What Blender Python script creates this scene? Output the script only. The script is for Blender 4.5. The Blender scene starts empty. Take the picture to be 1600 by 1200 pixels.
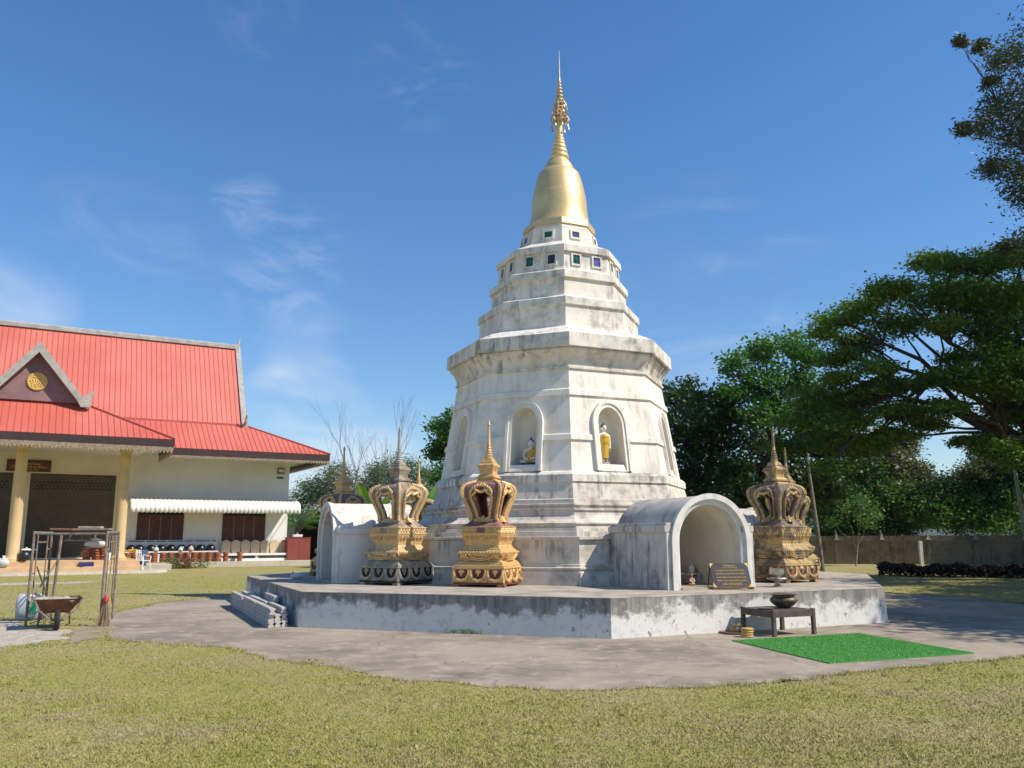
import bpy, bmesh, math, random
import numpy as np
from mathutils import Vector, Matrix
random.seed(7); RNG = np.random.default_rng(11)
PI = math.pi; R = math.radians
S = bpy.context.scene; COL = S.collection

# ------------------------------------------------------------------ world, sun, camera
SUN_AZ, SUN_EL = R(-17), R(46)
W = bpy.data.worlds.new('World'); S.world = W; W.use_nodes = True
nt = W.node_tree; nt.nodes.clear()
wo = nt.nodes.new('ShaderNodeOutputWorld'); bg = nt.nodes.new('ShaderNodeBackground')
sky = nt.nodes.new('ShaderNodeTexSky'); sky.sky_type = 'NISHITA'; sky.sun_disc = False
sky.sun_elevation = SUN_EL; sky.sun_rotation = PI/2 - SUN_AZ
sky.air_density = 1.15; sky.dust_density = 0.05; sky.ozone_density = 2.4; sky.altitude = 300
hsv = nt.nodes.new('ShaderNodeHueSaturation'); hsv.inputs['Saturation'].default_value = 1.28; hsv.inputs['Hue'].default_value = 0.505; hsv.inputs['Value'].default_value = 1.03
bg.inputs['Strength'].default_value = 0.12
tc = nt.nodes.new('ShaderNodeTexCoord')
def wn(scale, mscale, loc, detail=6, rough=0.6, dist=0.0):
    mp = nt.nodes.new('ShaderNodeMapping'); mp.inputs['Scale'].default_value = mscale; mp.inputs['Location'].default_value = loc
    n = nt.nodes.new('ShaderNodeTexNoise'); n.inputs['Scale'].default_value = scale; n.inputs['Detail'].default_value = detail
    n.inputs['Roughness'].default_value = rough; n.inputs['Distortion'].default_value = dist
    nt.links.new(tc.outputs['Generated'], mp.inputs['Vector']); nt.links.new(mp.outputs['Vector'], n.inputs['Vector'])
    return n.outputs['Fac']
def wramp(sock, a, b):
    m = nt.nodes.new('ShaderNodeMapRange'); m.interpolation_type = 'SMOOTHSTEP'
    m.inputs['From Min'].default_value = a; m.inputs['From Max'].default_value = b
    nt.links.new(sock, m.inputs['Value']); return m.outputs['Result']
def wmath(op, a, b):
    m = nt.nodes.new('ShaderNodeMath'); m.operation = op; m.use_clamp = (op == 'ADD')
    for i, x in enumerate((a, b)):
        if isinstance(x, (int, float)): m.inputs[i].default_value = x
        else: nt.links.new(x, m.inputs[i])
    return m.outputs[0]
sep = nt.nodes.new('ShaderNodeSeparateXYZ'); nt.links.new(tc.outputs['Generated'], sep.inputs[0])
def wdot(az, el):                                     # how near a sky direction is to a given bearing and height
    m = nt.nodes.new('ShaderNodeVectorMath'); m.operation = 'DOT_PRODUCT'; nt.links.new(tc.outputs['Generated'], m.inputs[0])
    a, e = math.radians(az), math.radians(el); m.inputs[1].default_value = (math.sin(a)*math.cos(e), math.cos(a)*math.cos(e), math.sin(e)); return m.outputs['Value']
fine_ = wramp(wn(5.5, (1.0, 1.0, 2.6), (3.1, 0.4, 1.7), 10, 0.66, 0.7), 0.42, 0.74); streak_ = wramp(wn(3.2, (1.6, 1.0, 4.0), (1.2, 4.4, 2.7), 9, 0.62, 1.4), 0.46, 0.74); soft_ = wramp(wn(4.0, (1, 1, 2.2), (6.0, 1.2, 3.3), 6, 0.5, 0.3), 0.40, 0.66)
cl = None
for az, el, rad, amt, pat in ((-18.5, 33.0, 3.2, .15, fine_), (-7.0, 30.5, 4.6, .10, streak_), (-18.5, 21.6, 2.6, .34, fine_), (-15.2, 17.8, 5.0, .26, streak_), (-26.0, 16.5, 7.0, .10, streak_), (-17.0, 15.4, 3.2, .34, fine_),
        (-12.5, 10.6, 5.0, .42, soft_), (-16.0, 9.0, 2.6, .46, soft_), (-12.0, 4.2, 6.5, .62, soft_), (-31.5, 13.5, 4.0, .6, soft_), (28.0, 5.5, 9.0, .55, soft_), (14.0, 16.0, 9.0, .14, streak_), (-60, 20, 18, .5, streak_), (70, 22, 20, .5, streak_), (150, 25, 30, .5, streak_), (-130, 22, 25, .5, streak_)):
    x = wmath('MULTIPLY', wmath('MULTIPLY', wramp(wdot(az, el), math.cos(math.radians(rad)), math.cos(math.radians(rad*.2))), pat), amt)
    cl = x if cl is None else wmath('ADD', cl, x)
cmix = nt.nodes.new('ShaderNodeMix'); cmix.data_type = 'RGBA'
nt.links.new(cl, cmix.inputs['Factor']); hd = nt.nodes.new('ShaderNodeMix'); hd.data_type = 'RGBA'; nt.links.new(wramp(sep.outputs['Z'], -0.05, 0.5), hd.inputs['Factor']); hd.inputs['A'].default_value = (0.74, 0.80, 0.90, 1); hd.inputs['B'].default_value = (1, 1, 1, 1); hm_ = nt.nodes.new('ShaderNodeMix'); hm_.data_type = 'RGBA'; hm_.blend_type = 'MULTIPLY'; hm_.inputs['Factor'].default_value = 1.0; nt.links.new(hsv.outputs['Color'], hm_.inputs['A']); nt.links.new(hd.outputs['Result'], hm_.inputs['B']); nt.links.new(hm_.outputs['Result'], cmix.inputs['A']); cmix.inputs['B'].default_value = (5.6, 6.0, 6.8, 1)
nt.links.new(sky.outputs['Color'], hsv.inputs['Color'])
nt.links.new(cmix.outputs['Result'], bg.inputs['Color']); nt.links.new(bg.outputs[0], wo.inputs[0])

sl = bpy.data.lights.new('sun', 'SUN'); sl.energy = 4.5; sl.angle = R(0.5); sl.color = (1.0, 0.925, 0.81)
so = bpy.data.objects.new('sun', sl); COL.objects.link(so); so.location = (30, -10, 40)
sd = Vector((math.cos(SUN_AZ)*math.cos(SUN_EL), math.sin(SUN_AZ)*math.cos(SUN_EL), math.sin(SUN_EL)))
so.rotation_euler = sd.to_track_quat('Z', 'Y').to_euler()

F, PITCH, ROLL, EYE = 1314.0, 0.18, -0.0034, 1.6     # focal length in pixels of a 1600 px wide frame
cd = bpy.data.cameras.new('camera'); cam = bpy.data.objects.new('camera', cd); COL.objects.link(cam)
cd.sensor_width = 36; cd.sensor_fit = 'HORIZONTAL'; cd.lens = F/1600*36; cd.clip_start = 0.1; cd.clip_end = 12000
cam.matrix_world = Matrix.Translation((0, 0, EYE)) @ Matrix.Rotation(PI/2 + PITCH, 4, 'X') @ Matrix.Rotation(ROLL, 4, 'Z')
S.camera = cam
S.view_settings.view_transform = 'Standard'; S.view_settings.look = 'None'; S.view_settings.exposure = 0.33; S.view_settings.gamma = 1
S.render.resolution_x = 1024; S.render.resolution_y = 768
try:
    S.cycles.max_bounces = 6; S.cycles.diffuse_bounces = 3; S.cycles.glossy_bounces = 3; S.cycles.transparent_max_bounces = 4
    S.cycles.use_denoising = True
except Exception: pass

_c, _s = math.cos(PITCH), math.sin(PITCH); _cr, _sr = math.cos(ROLL), math.sin(ROLL)
def ray(u, v):                                        # surveying help: the direction in which a feature was measured
    a = (u-800)*_cr + (v-600)*_sr; b = -(u-800)*_sr + (v-600)*_cr
    return Vector((a, F*_c + b*_s, F*_s - b*_c))/F
def gz(u, v, z=0.0):                                  # ... the spot on level z
    d = ray(u, v); return Vector((0, 0, EYE)) + d*((z-EYE)/d.z)
def at(u, v, y):                                      # ... the spot y metres ahead
    d = ray(u, v); return Vector((0, 0, EYE)) + d*(y/d.y)

# ------------------------------------------------------------------ mesh helpers
class MB:
    def __init__(s): s.v = []; s.f = []; s.mi = []; s.M = None; s.i = 0
    def add(s, vs, fs):
        o = len(s.v)
        if s.M is not None: vs = [s.M @ Vector(p) for p in vs]
        s.v += [tuple(p) for p in vs]; s.f += [tuple(k+o for k in f) for f in fs]; s.mi += [s.i]*len(fs)
        return s
    def box(s, x0, x1, y0, y1, z0, z1):
        return s.add([(x0,y0,z0),(x1,y0,z0),(x1,y1,z0),(x0,y1,z0),(x0,y0,z1),(x1,y0,z1),(x1,y1,z1),(x0,y1,z1)],
                     [(3,2,1,0),(4,5,6,7),(0,1,5,4),(1,2,6,5),(2,3,7,6),(3,0,4,7)])
    def rbox(s, c, size, rot=(0,0,0)):
        from mathutils import Euler
        m = Matrix.Translation(c) @ Euler(rot).to_matrix().to_4x4()
        old = s.M; s.M = m if old is None else old @ m
        x, y, z = size[0]/2, size[1]/2, size[2]/2
        s.box(-x, x, -y, y, -z, z); s.M = old; return s
    def stack(s, rings, cap0=True, cap1=True, close=True):   # rings: equal-length loops of points
        n = len(rings[0]); vs = [p for r in rings for p in r]; fs = []
        for k in range(len(rings)-1):
            for i in range(n if close else n-1):
                j = (i+1) % n; fs.append((k*n+i, k*n+j, (k+1)*n+j, (k+1)*n+i))
        if cap0: fs.append(tuple(range(n-1, -1, -1)))
        if cap1: fs.append(tuple((len(rings)-1)*n + i for i in range(n)))
        return s.add(vs, fs)
    def lathe(s, prof, n=24, c=(0,0,0), rot=0.0, caps=True):
        rings = [[(c[0]+r*math.cos(rot+2*PI*i/n), c[1]+r*math.sin(rot+2*PI*i/n), c[2]+z) for i in range(n)] for r, z in prof]
        return s.stack(rings, caps, caps)
    def sq(s, prof, c=(0,0,0), caps=True):                  # square lathe, profile in half widths
        return s.lathe([(h*math.sqrt(2), z) for h, z in prof], 4, c, PI/4, caps)
    def tube(s, pts, rad, n=8, caps=True):
        pts = [Vector(p) for p in pts]
        if not hasattr(rad, '__len__'): rad = [rad]*len(pts)
        rings = []; up = None
        for k, p in enumerate(pts):
            t = (pts[min(k+1, len(pts)-1)] - pts[max(k-1, 0)])
            if t.length < 1e-9: t = Vector((0,0,1))
            t.normalize()
            if up is None:
                up = Vector((0,0,1)) if abs(t.z) < 0.9 else Vector((1,0,0))
            a = (up - t*up.dot(t))
            if a.length < 1e-6: a = t.orthogonal()
            a.normalize(); b = t.cross(a); up = a
            rings.append([tuple(p + (a*math.cos(2*PI*i/n) + b*math.sin(2*PI*i/n))*rad[k]) for i in range(n)])
        return s.stack(rings, caps, caps)
    def ell(s, c, r, n=14, m=9):
        rings = []
        for k in range(m+1):
            a = -PI/2 + PI*k/m; q = max(math.cos(a), 0.02)
            rings.append([(c[0]+r[0]*q*math.cos(2*PI*i/n), c[1]+r[1]*q*math.sin(2*PI*i/n), c[2]+r[2]*math.sin(a)) for i in range(n)])
        return s.stack(rings)
    def prism(s, poly, y0, y1):                             # polygon in x,z pushed along y
        n = len(poly)
        return s.stack([[(x, y0, z) for x, z in poly], [(x, y1, z) for x, z in poly]])
    def build(s, name, mats, parent=None, smooth=False, ang=35, bevel=0):
        me = bpy.data.meshes.new(name); me.from_pydata(s.v, [], s.f)
        mats = mats if isinstance(mats, (list, tuple)) else [mats]
        for m in mats: me.materials.append(m)
        if len(mats) > 1: me.polygons.foreach_set('material_index', s.mi)
        bm = bmesh.new(); bm.from_mesh(me); bmesh.ops.recalc_face_normals(bm, faces=bm.faces); bm.to_mesh(me); bm.free()
        if smooth:
            me.shade_smooth(); me.set_sharp_from_angle(angle=R(ang))
        me.update()
        o = bpy.data.objects.new(name, me); COL.objects.link(o)
        if parent: o.parent = parent
        if bevel:
            b = o.modifiers.new('bevel', 'BEVEL'); b.width = bevel; b.segments = 2; b.limit_method = 'ANGLE'; b.angle_limit = R(40)
        return o

def tag(o, label, cat, group=None, kind=None):
    o['label'] = label; o['category'] = cat
    if group: o['group'] = group
    if kind: o['kind'] = kind
    return o
def thing(name, label, cat, loc=(0,0,0), rz=0.0, group=None):
    o = bpy.data.objects.new(name, None); COL.objects.link(o); o.empty_display_size = 0.2
    o.location = loc; o.rotation_euler = (0, 0, rz); return tag(o, label, cat, group)
def struct(o): o['kind'] = 'structure'; return o
def npmesh(name, verts, faces_n, mat, parent=None):        # numpy vertices, faces of equal size in order
    me = bpy.data.meshes.new(name); nv = len(verts); k = faces_n; nf = nv//k
    me.vertices.add(nv); me.vertices.foreach_set('co', verts.astype(np.float32).ravel())
    me.loops.add(nv); me.loops.foreach_set('vertex_index', np.arange(nv, dtype=np.int32))
    me.polygons.add(nf); me.polygons.foreach_set('loop_start', np.arange(0, nv, k, dtype=np.int32))
    me.polygons.foreach_set('loop_total', np.full(nf, k, dtype=np.int32))
    me.materials.append(mat); me.update(calc_edges=True); me.validate()
    o = bpy.data.objects.new(name, me); COL.objects.link(o)
    if parent: o.parent = parent
    return o
def copy_tree(o, parent=None):
    c = o.copy(); COL.objects.link(c)
    if parent: c.parent = parent
    for ch in list(o.children): copy_tree(ch, c)
    return c

# ------------------------------------------------------------------ materials
class NT:
    def __init__(s, name):
        s.m = bpy.data.materials.new(name); s.m.use_nodes = True; s.t = s.m.node_tree; s.t.nodes.clear()
        s.out = s.t.nodes.new('ShaderNodeOutputMaterial'); s.b = s.t.nodes.new('ShaderNodeBsdfPrincipled')
        s.t.links.new(s.b.outputs[0], s.out.inputs[0]); s.tc = s.t.nodes.new('ShaderNodeTexCoord')
    def set(s, sock, v):
        if isinstance(v, bpy.types.NodeSocket): s.t.links.new(v, sock)
        elif isinstance(v, tuple) and len(v) == 3 and sock.type == 'RGBA': sock.default_value = (*v, 1)
        else: sock.default_value = v
    def P(s, **k):
        for a, v in k.items(): s.set(s.b.inputs[a.replace('_', ' ')], v)
        return s
    def coord(s, scale=(1,1,1), loc=(0,0,0), kind='Object'):
        mp = s.t.nodes.new('ShaderNodeMapping'); mp.inputs['Scale'].default_value = scale; mp.inputs['Location'].default_value = loc
        s.t.links.new(s.tc.outputs[kind], mp.inputs['Vector']); return mp.outputs[0]
    def noise(s, scale, vec=None, detail=5, rough=0.6, dist=0.0):
        n = s.t.nodes.new('ShaderNodeTexNoise'); n.inputs['Scale'].default_value = scale; n.inputs['Detail'].default_value = detail
        n.inputs['Roughness'].default_value = rough; n.inputs['Distortion'].default_value = dist
        s.t.links.new(vec if vec is not None else s.tc.outputs['Object'], n.inputs['Vector']); return n.outputs['Fac']
    def vor(s, scale, vec=None, feat='F1'):
        n = s.t.nodes.new('ShaderNodeTexVoronoi'); n.inputs['Scale'].default_value = scale; n.feature = feat
        s.t.links.new(vec if vec is not None else s.tc.outputs['Object'], n.inputs['Vector']); return n.outputs['Distance']
    def step(s, x, a, b):
        m = s.t.nodes.new('ShaderNodeMapRange'); m.interpolation_type = 'SMOOTHSTEP'
        m.inputs['From Min'].default_value = a; m.inputs['From Max'].default_value = b
        s.t.links.new(x, m.inputs['Value']); return m.outputs['Result']
    def math(s, op, a, b=0.0, clamp=False):
        m = s.t.nodes.new('ShaderNodeMath'); m.operation = op; m.use_clamp = clamp
        s.set(m.inputs[0], a); s.set(m.inputs[1], b); return m.outputs[0]
    def mix(s, f, a, b, mode='MIX'):
        m = s.t.nodes.new('ShaderNodeMix'); m.data_type = 'RGBA'; m.blend_type = mode
        s.set(m.inputs['Factor'], f); s.set(m.inputs['A'], a); s.set(m.inputs['B'], b); return m.outputs['Result']
    def bump(s, h, strength=0.3, dist=0.02):
        b = s.t.nodes.new('ShaderNodeBump'); b.inputs['Strength'].default_value = strength; b.inputs['Distance'].default_value = dist
        s.t.links.new(h, b.inputs['Height']); s.t.links.new(b.outputs[0], s.b.inputs['Normal']); return s
    def xyz(s, kind='Object'):
        x = s.t.nodes.new('ShaderNodeSeparateXYZ'); s.t.links.new(s.tc.outputs[kind], x.inputs[0]); return x.outputs
    def island(s):
        g = s.t.nodes.new('ShaderNodeNewGeometry'); return g.outputs['Random Per Island']
def plain(name, c, rough=0.6, metal=0.0, var=0.15, scale=6.0, bump=0.1, c2=None):
    m = NT(name); n = m.noise(scale)
    dark = c2 or tuple(x*(1-var*2) for x in c)
    m.P(Base_Color=m.mix(m.step(n, 0.35, 0.7), c, dark), Roughness=rough, Metallic=metal)
    if bump: m.bump(m.noise(scale*6), bump, 0.01)
    return m.m
def plaster(name, c, stain, amt, streak=0.5, warm=(0.62, 0.5, 0.34), bump=0.25):
    m = NT(name)
    big = m.noise(0.8, detail=7, rough=0.65); mid = m.noise(3.3, detail=8, rough=0.7)
    st = m.noise(1.0, m.coord((7, 7, 0.75)), detail=6, rough=0.62); sp = m.noise(26, detail=3)
    blot = m.math('MULTIPLY', m.step(big, 0.36, 0.66), m.step(mid, 0.38, 0.66))
    run = m.math('MULTIPLY', m.step(st, 0.46, 0.68), m.step(m.noise(1.1, m.coord((1, 1, 1), (5, 9, 2))), 0.42, 0.62))
    col = m.mix(m.math('MULTIPLY', m.step(m.noise(1.4, m.coord((1,1,1), (3,3,8))), 0.5, 0.72), 0.45), c, warm)
    col = m.mix(m.math('MULTIPLY', blot, amt), col, stain)
    col = m.mix(m.math('MULTIPLY', run, streak), col, tuple(x*0.62 for x in stain))
    col = m.mix(m.math('MULTIPLY', m.step(sp, 0.66, 0.74), 0.35), col, tuple(x*0.6 for x in stain))
    m.P(Base_Color=col, Roughness=0.88)
    m.bump(m.math('ADD', mid, m.math('MULTIPLY', m.noise(40), 0.35)), bump, 0.02)
    return m.m
def leafmat(name, a, b, c, transl=0.35, rough=0.55):
    m = NT(name); r = m.island(); n = m.noise(0.55, detail=3)
    col = m.mix(r, a, b); col = m.mix(m.math('MULTIPLY', m.step(n, 0.45, 0.68), 0.75), col, c)
    m.P(Base_Color=col, Roughness=rough)
    tr = m.t.nodes.new('ShaderNodeBsdfTranslucent'); mx = m.t.nodes.new('ShaderNodeMixShader'); mx.inputs[0].default_value = transl
    m.t.links.new(m.mix(1.0, col, (1.0, 1.15, 0.5), 'MULTIPLY'), tr.inputs[0])
    m.t.links.new(m.b.outputs[0], mx.inputs[1]); m.t.links.new(tr.outputs[0], mx.inputs[2]); m.t.links.new(mx.outputs[0], m.out.inputs[0])
    return m.m
def goldpaint(name, gold, grime, amt, rough=0.5, metal=0.22):
    m = NT(name); n = m.noise(4.5, detail=7, rough=0.68); n2 = m.noise(1.7, m.coord((1, 1, 0.6), (4, 1, 2)), detail=4)
    st = m.noise(1.0, m.coord((16, 16, 1.6)), detail=4)
    f = m.math('MULTIPLY', m.math('ADD', m.step(m.math('ADD', m.math('MULTIPLY', n, 0.6), m.math('MULTIPLY', n2, 0.4)), 0.62-amt*0.3, 0.74-amt*0.3), m.math('MULTIPLY', m.step(st, 0.52, 0.7), amt*0.6), True), min(1, 0.35+amt))
    m.P(Base_Color=m.mix(f, m.mix(m.step(m.noise(14), 0.4, 0.7), gold, tuple(x*0.72 for x in gold)), grime),
        Metallic=m.math('MULTIPLY', m.math('SUBTRACT', 1.0, f), metal), Roughness=m.math('ADD', rough, m.math('MULTIPLY', f, 0.4)))
    m.bump(m.noise(34, detail=4), 0.35, 0.008); return m.m

def lawncolor(m):                                          # the patchy dry lawn, shared by soil sheet and blades
    big = m.noise(0.16, detail=4); mid = m.noise(0.75, m.coord((1,1,1), (8, 3, 0)), detail=6, rough=0.65); fine = m.noise(9, detail=5, rough=0.7)
    green = m.mix(m.step(fine, 0.35, 0.65), (0.265, 0.262, 0.045), (0.34, 0.315, 0.07))
    dry = m.mix(m.step(fine, 0.35, 0.65), (0.345, 0.28, 0.10), (0.42, 0.35, 0.145))
    f = m.step(m.math('ADD', m.math('MULTIPLY', big, 0.5), m.math('MULTIPLY', mid, 0.5)), 0.42, 0.60)
    lawn = m.mix(m.math('MULTIPLY', f, 0.85), green, dry)
    bare = m.math('MULTIPLY', m.step(m.noise(0.55, m.coord((1, 1, 1), (2.7, 1.1, 0)), detail=7, rough=0.7), 0.47, 0.62), m.step(m.noise(0.11, m.coord((1, 1, 1), (4, 9, 0)), detail=2), 0.34, 0.56))
    return m.mix(m.math('MULTIPLY', bare, 0.55), lawn, m.mix(m.step(fine, 0.35, 0.65), (0.33, 0.245, 0.155), (0.42, 0.33, 0.215))), fine
m = NT('lawn'); col, fine = lawncolor(m); m.P(Base_Color=m.mix(0.10, col, (0.12, 0.09, 0.04)), Roughness=0.95); m.bump(m.math('ADD', m.noise(38, detail=4), fine), 0.8, 0.03); LAWN = m.m
m = NT('grass_blade'); col, fine = lawncolor(m); r = m.island()
m.P(Base_Color=m.mix(m.step(r, 0.78, 1.05), m.mix(m.step(r, 0.0, 0.2), (0.235, 0.25, 0.04), col), (0.42, 0.36, 0.15)), Roughness=0.7); BLADE = m.m
m = NT('apron_concrete')
n1 = m.noise(0.45, detail=6, rough=0.65); n2 = m.noise(2.8, detail=8, rough=0.7); n3 = m.noise(60, detail=3); wv = m.t.nodes.new('ShaderNodeVectorMath'); wv.operation = 'ADD'; nz = m.t.nodes.new('ShaderNodeTexNoise'); nz.inputs['Scale'].default_value = 0.9; nz.inputs['Detail'].default_value = 6; m.t.links.new(m.tc.outputs['Object'], nz.inputs['Vector']); m.t.links.new(m.tc.outputs['Object'], wv.inputs[0]); m.t.links.new(nz.outputs['Color'], wv.inputs[1]); cr = m.vor(0.26, wv.outputs[0], 'DISTANCE_TO_EDGE')
col = m.mix(m.step(n1, 0.38, 0.64), (0.36, 0.297, 0.218), (0.205, 0.168, 0.125)); col = m.mix(m.math('MULTIPLY', m.step(n2, 0.48, 0.66), 0.75), col, (0.43, 0.362, 0.272))
col = m.mix(m.math('MULTIPLY', m.step(n3, 0.55, 0.7), 0.45), col, (0.13, 0.12, 0.105)); col = m.mix(m.math('MULTIPLY', m.step(m.math('ADD', cr, m.math('MULTIPLY', n2, 0.02)), 0.018, 0.009), 0.55), col, (0.10, 0.09, 0.075))
m.P(Base_Color=col, Roughness=0.92); m.bump(m.math('ADD', n3, n2), 0.45, 0.01); APRON = m.m
m = NT('deck_concrete'); n2 = m.noise(1.6, detail=8, rough=0.68)
m.P(Base_Color=m.mix(m.step(n2, 0.38, 0.66), (0.46, 0.395, 0.31), (0.27, 0.235, 0.19)), Roughness=0.9); m.bump(m.noise(30), 0.3, 0.01); DECK = m.m
m = NT('platform_whitewash')
z = m.xyz()[2]; n1 = m.noise(0.8, m.coord((1, 1, 1.1)), detail=9, rough=0.7); n2 = m.noise(7, detail=6, rough=0.72); st = m.noise(1.0, m.coord((9, 9, 0.9)), detail=6)
worn = m.step(m.math('ADD', m.math('ADD', z, m.math('MULTIPLY', m.math('SUBTRACT', n1, 0.5), 1.5)), m.math('MULTIPLY', m.math('SUBTRACT', n2, 0.5), 0.42)), 0.33, 0.50)
grey = m.mix(m.step(st, 0.35, 0.65), (0.31, 0.285, 0.25), (0.16, 0.15, 0.135)); grey = m.mix(m.math('MULTIPLY', m.step(n2, 0.5, 0.7), 0.5), grey, (0.42, 0.41, 0.39))
white = m.mix(m.math('MULTIPLY', m.step(n2, 0.5, 0.66), 0.5), (0.68, 0.65, 0.60), (0.42, 0.395, 0.355)); white = m.mix(m.math('MULTIPLY', m.step(m.noise(11, m.coord((1,1,0.6),(9,2,1)), detail=5), 0.63, 0.7), 0.8), white, (0.16, 0.145, 0.125))
m.P(Base_Color=m.mix(worn, white, grey), Roughness=0.9); m.bump(m.math('ADD', n2, m.noise(45)), 0.4, 0.012); WHITEWASH = m.m

PL_BODY = plaster('plaster_body', (0.86, 0.79, 0.685), (0.53, 0.495, 0.44), 0.68, 0.45, (0.76, 0.62, 0.44))
PL_BASE = plaster('plaster_base', (0.66, 0.60, 0.515), (0.24, 0.22, 0.19), 0.85, 0.85)
PL_TOP = plaster('plaster_upper', (0.80, 0.735, 0.64), (0.36, 0.335, 0.295), 0.95, 0.8)
PL_BAND = plaster('plaster_cornice', (0.77, 0.705, 0.61), (0.25, 0.235, 0.205), 1.0, 0.95)
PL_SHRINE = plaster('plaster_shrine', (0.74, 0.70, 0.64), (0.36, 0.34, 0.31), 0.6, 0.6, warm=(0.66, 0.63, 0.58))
PL_SHRINE_WALL = plaster('plaster_shrine_wall', (0.60, 0.565, 0.51), (0.18, 0.17, 0.155), 0.85, 0.95, warm=(0.5, 0.47, 0.43))  # stained; base also darker than the left shrine's, shade put into the colour
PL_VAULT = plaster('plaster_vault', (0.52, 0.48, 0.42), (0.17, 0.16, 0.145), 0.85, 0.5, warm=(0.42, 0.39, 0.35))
PL_INSIDE = plaster('plaster_inside', (0.83, 0.77, 0.66), (0.66, 0.60, 0.50), 0.4, 0.2, warm=(0.62, 0.55, 0.42))
m = NT('gold_leaf'); n = m.noise(7, detail=5); m.P(Base_Color=m.mix(m.step(n, 0.35, 0.7), (0.86, 0.61, 0.28), (0.79, 0.54, 0.24)), Metallic=0.58, Roughness=m.math('ADD', 0.36, m.math('MULTIPLY', n, 0.12))); m.bump(m.noise(22), 0.06, 0.01); GOLD = m.m
GOLD_OLD = plain('gold_tarnished', (0.74, 0.56, 0.33), 0.42, 0.5, 0.2, 20, 0.2)
GLASS_G = plain('glass_green', (0.02, 0.13, 0.09), 0.12, 0, 0.3, 9, 0); GLASS_B = plain('glass_blue', (0.13, 0.13, 0.36), 0.12, 0, 0.3, 9, 0); GLASS_D = plain('glass_dark', (0.06, 0.055, 0.07), 0.15, 0, 0.4, 22, 0)
CR_NEW = (goldpaint('crown_gold', (0.72, 0.455, 0.185), (0.34, 0.19, 0.11), 0.16), plain('crown_maroon', (0.30, 0.15, 0.13), 0.7, 0, 0.25, 8, 0.25), plain('crown_red', (0.19, 0.045, 0.03), 0.75, 0, 0.2, 6))
CR_OLD = (goldpaint('crown_gold_worn', (0.70, 0.475, 0.225), (0.33, 0.25, 0.18), 0.40), plain('crown_stone', (0.38, 0.30, 0.23), 0.8, 0, 0.3, 5, 0.4), plain('crown_red_worn', (0.24, 0.10, 0.06), 0.8, 0, 0.3, 6))
CR_WARM = (goldpaint('crown_gold_warm', (0.74, 0.50, 0.19), (0.36, 0.24, 0.14), 0.22), plain('crown_brown', (0.34, 0.22, 0.15), 0.75, 0, 0.25, 6, 0.3), CR_NEW[2])
CR_DIRTY = (goldpaint('crown_gold_dirty', (0.58, 0.40, 0.175), (0.16, 0.125, 0.085), 0.62), plain('crown_soot', (0.25, 0.20, 0.15), 0.85, 0, 0.35, 5, 0.4), plain('crown_red_dirty', (0.22, 0.085, 0.05), 0.8, 0, 0.3, 6))
CR_BLACK = goldpaint('crown_base_black', (0.54, 0.44, 0.27), (0.25, 0.225, 0.185), 0.7, 0.6, 0.1)
ROOF = plain('roof_red_metal', (0.62, 0.155, 0.105), 0.5, 0.0, 0.06, 1.5, 0.03); m = NT('roof_red_metal'); big = m.noise(0.35, detail=5); st = m.noise(1.0, m.coord((5, 0.5, 0.5)), detail=5); sm_ = m.noise(9, detail=4)
col = m.mix(m.step(big, 0.35, 0.65), (0.54, 0.118, 0.082), (0.59, 0.155, 0.11)); col = m.mix(m.math('MULTIPLY', m.step(st, 0.5, 0.75), 0.35), col, (0.48, 0.11, 0.085)); col = m.mix(m.math('MULTIPLY', m.step(sm_, 0.62, 0.75), 0.25), col, (0.40, 0.16, 0.12))
m.P(Base_Color=col, Roughness=m.math('ADD', 0.42, m.math('MULTIPLY', big, 0.2))); m.bump(m.noise(1.6), 0.06, 0.05); ROOF = m.m
SEAM = plain('roof_seam', (0.48, 0.105, 0.072), 0.45, 0, 0.1, 2, 0)
CEMENT = plain('cement_trim', (0.43, 0.41, 0.37), 0.85, 0, 0.15, 3, 0.2)
FASCIA = plain('fascia_brown', (0.045, 0.02, 0.018), 0.6, 0, 0.15, 3, 0.05); LACE = plain('fringe_beige', (0.36, 0.27, 0.19), 0.7, 0, 0.3, 18, 0.4)
WALLW = plain('wall_white', (0.80, 0.785, 0.745), 0.85, 0, 0.05, 0.8, 0.06); WALLB = plain('wall_side', (0.74, 0.68, 0.56), 0.85, 0, 0.05, 0.8, 0.06)
COLUMN = plain('column_cream', (0.66, 0.47, 0.24), 0.7, 0, 0.08, 1.2, 0.1); PORCH = plain('porch_peach', (0.62, 0.40, 0.22), 0.75, 0, 0.08, 1.5, 0.1)
PLINTH = plaster('plinth_cement', (0.50, 0.45, 0.36), (0.3, 0.27, 0.22), 0.7, 0.4)
STEEL_DOOR = plain('roller_steel', (0.105, 0.088, 0.072), 0.55, 0.3, 0.12, 2, 0.05); DARK = plain('dark_hole', (0.02, 0.018, 0.018), 0.9, 0, 0.1, 3, 0)
WOODRED = plain('shutter_wood', (0.105, 0.032, 0.022), 0.55, 0, 0.25, 3, 0.15); ALU = plain('awning_aluminium', (0.80, 0.78, 0.73), 0.45, 0.1, 0.08, 5, 0.05)
PANELMAT = plain('gable_purple', (0.27, 0.15, 0.155), 0.6, 0, 0.12, 2, 0.1)
SIGNRED = plain('sign_redwood', (0.13, 0.035, 0.02), 0.5, 0, 0.2, 6, 0.1); LETTER = plain('letter_gold', (0.72, 0.47, 0.13), 0.45, 0.2, 0.1, 5, 0)
BLACKBOARD = plain('sign_black', (0.025, 0.024, 0.028), 0.4, 0, 0.1, 4, 0); BLUEP = plain('blue_enamel', (0.02, 0.03, 0.16), 0.4, 0, 0.1, 4, 0)
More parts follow.
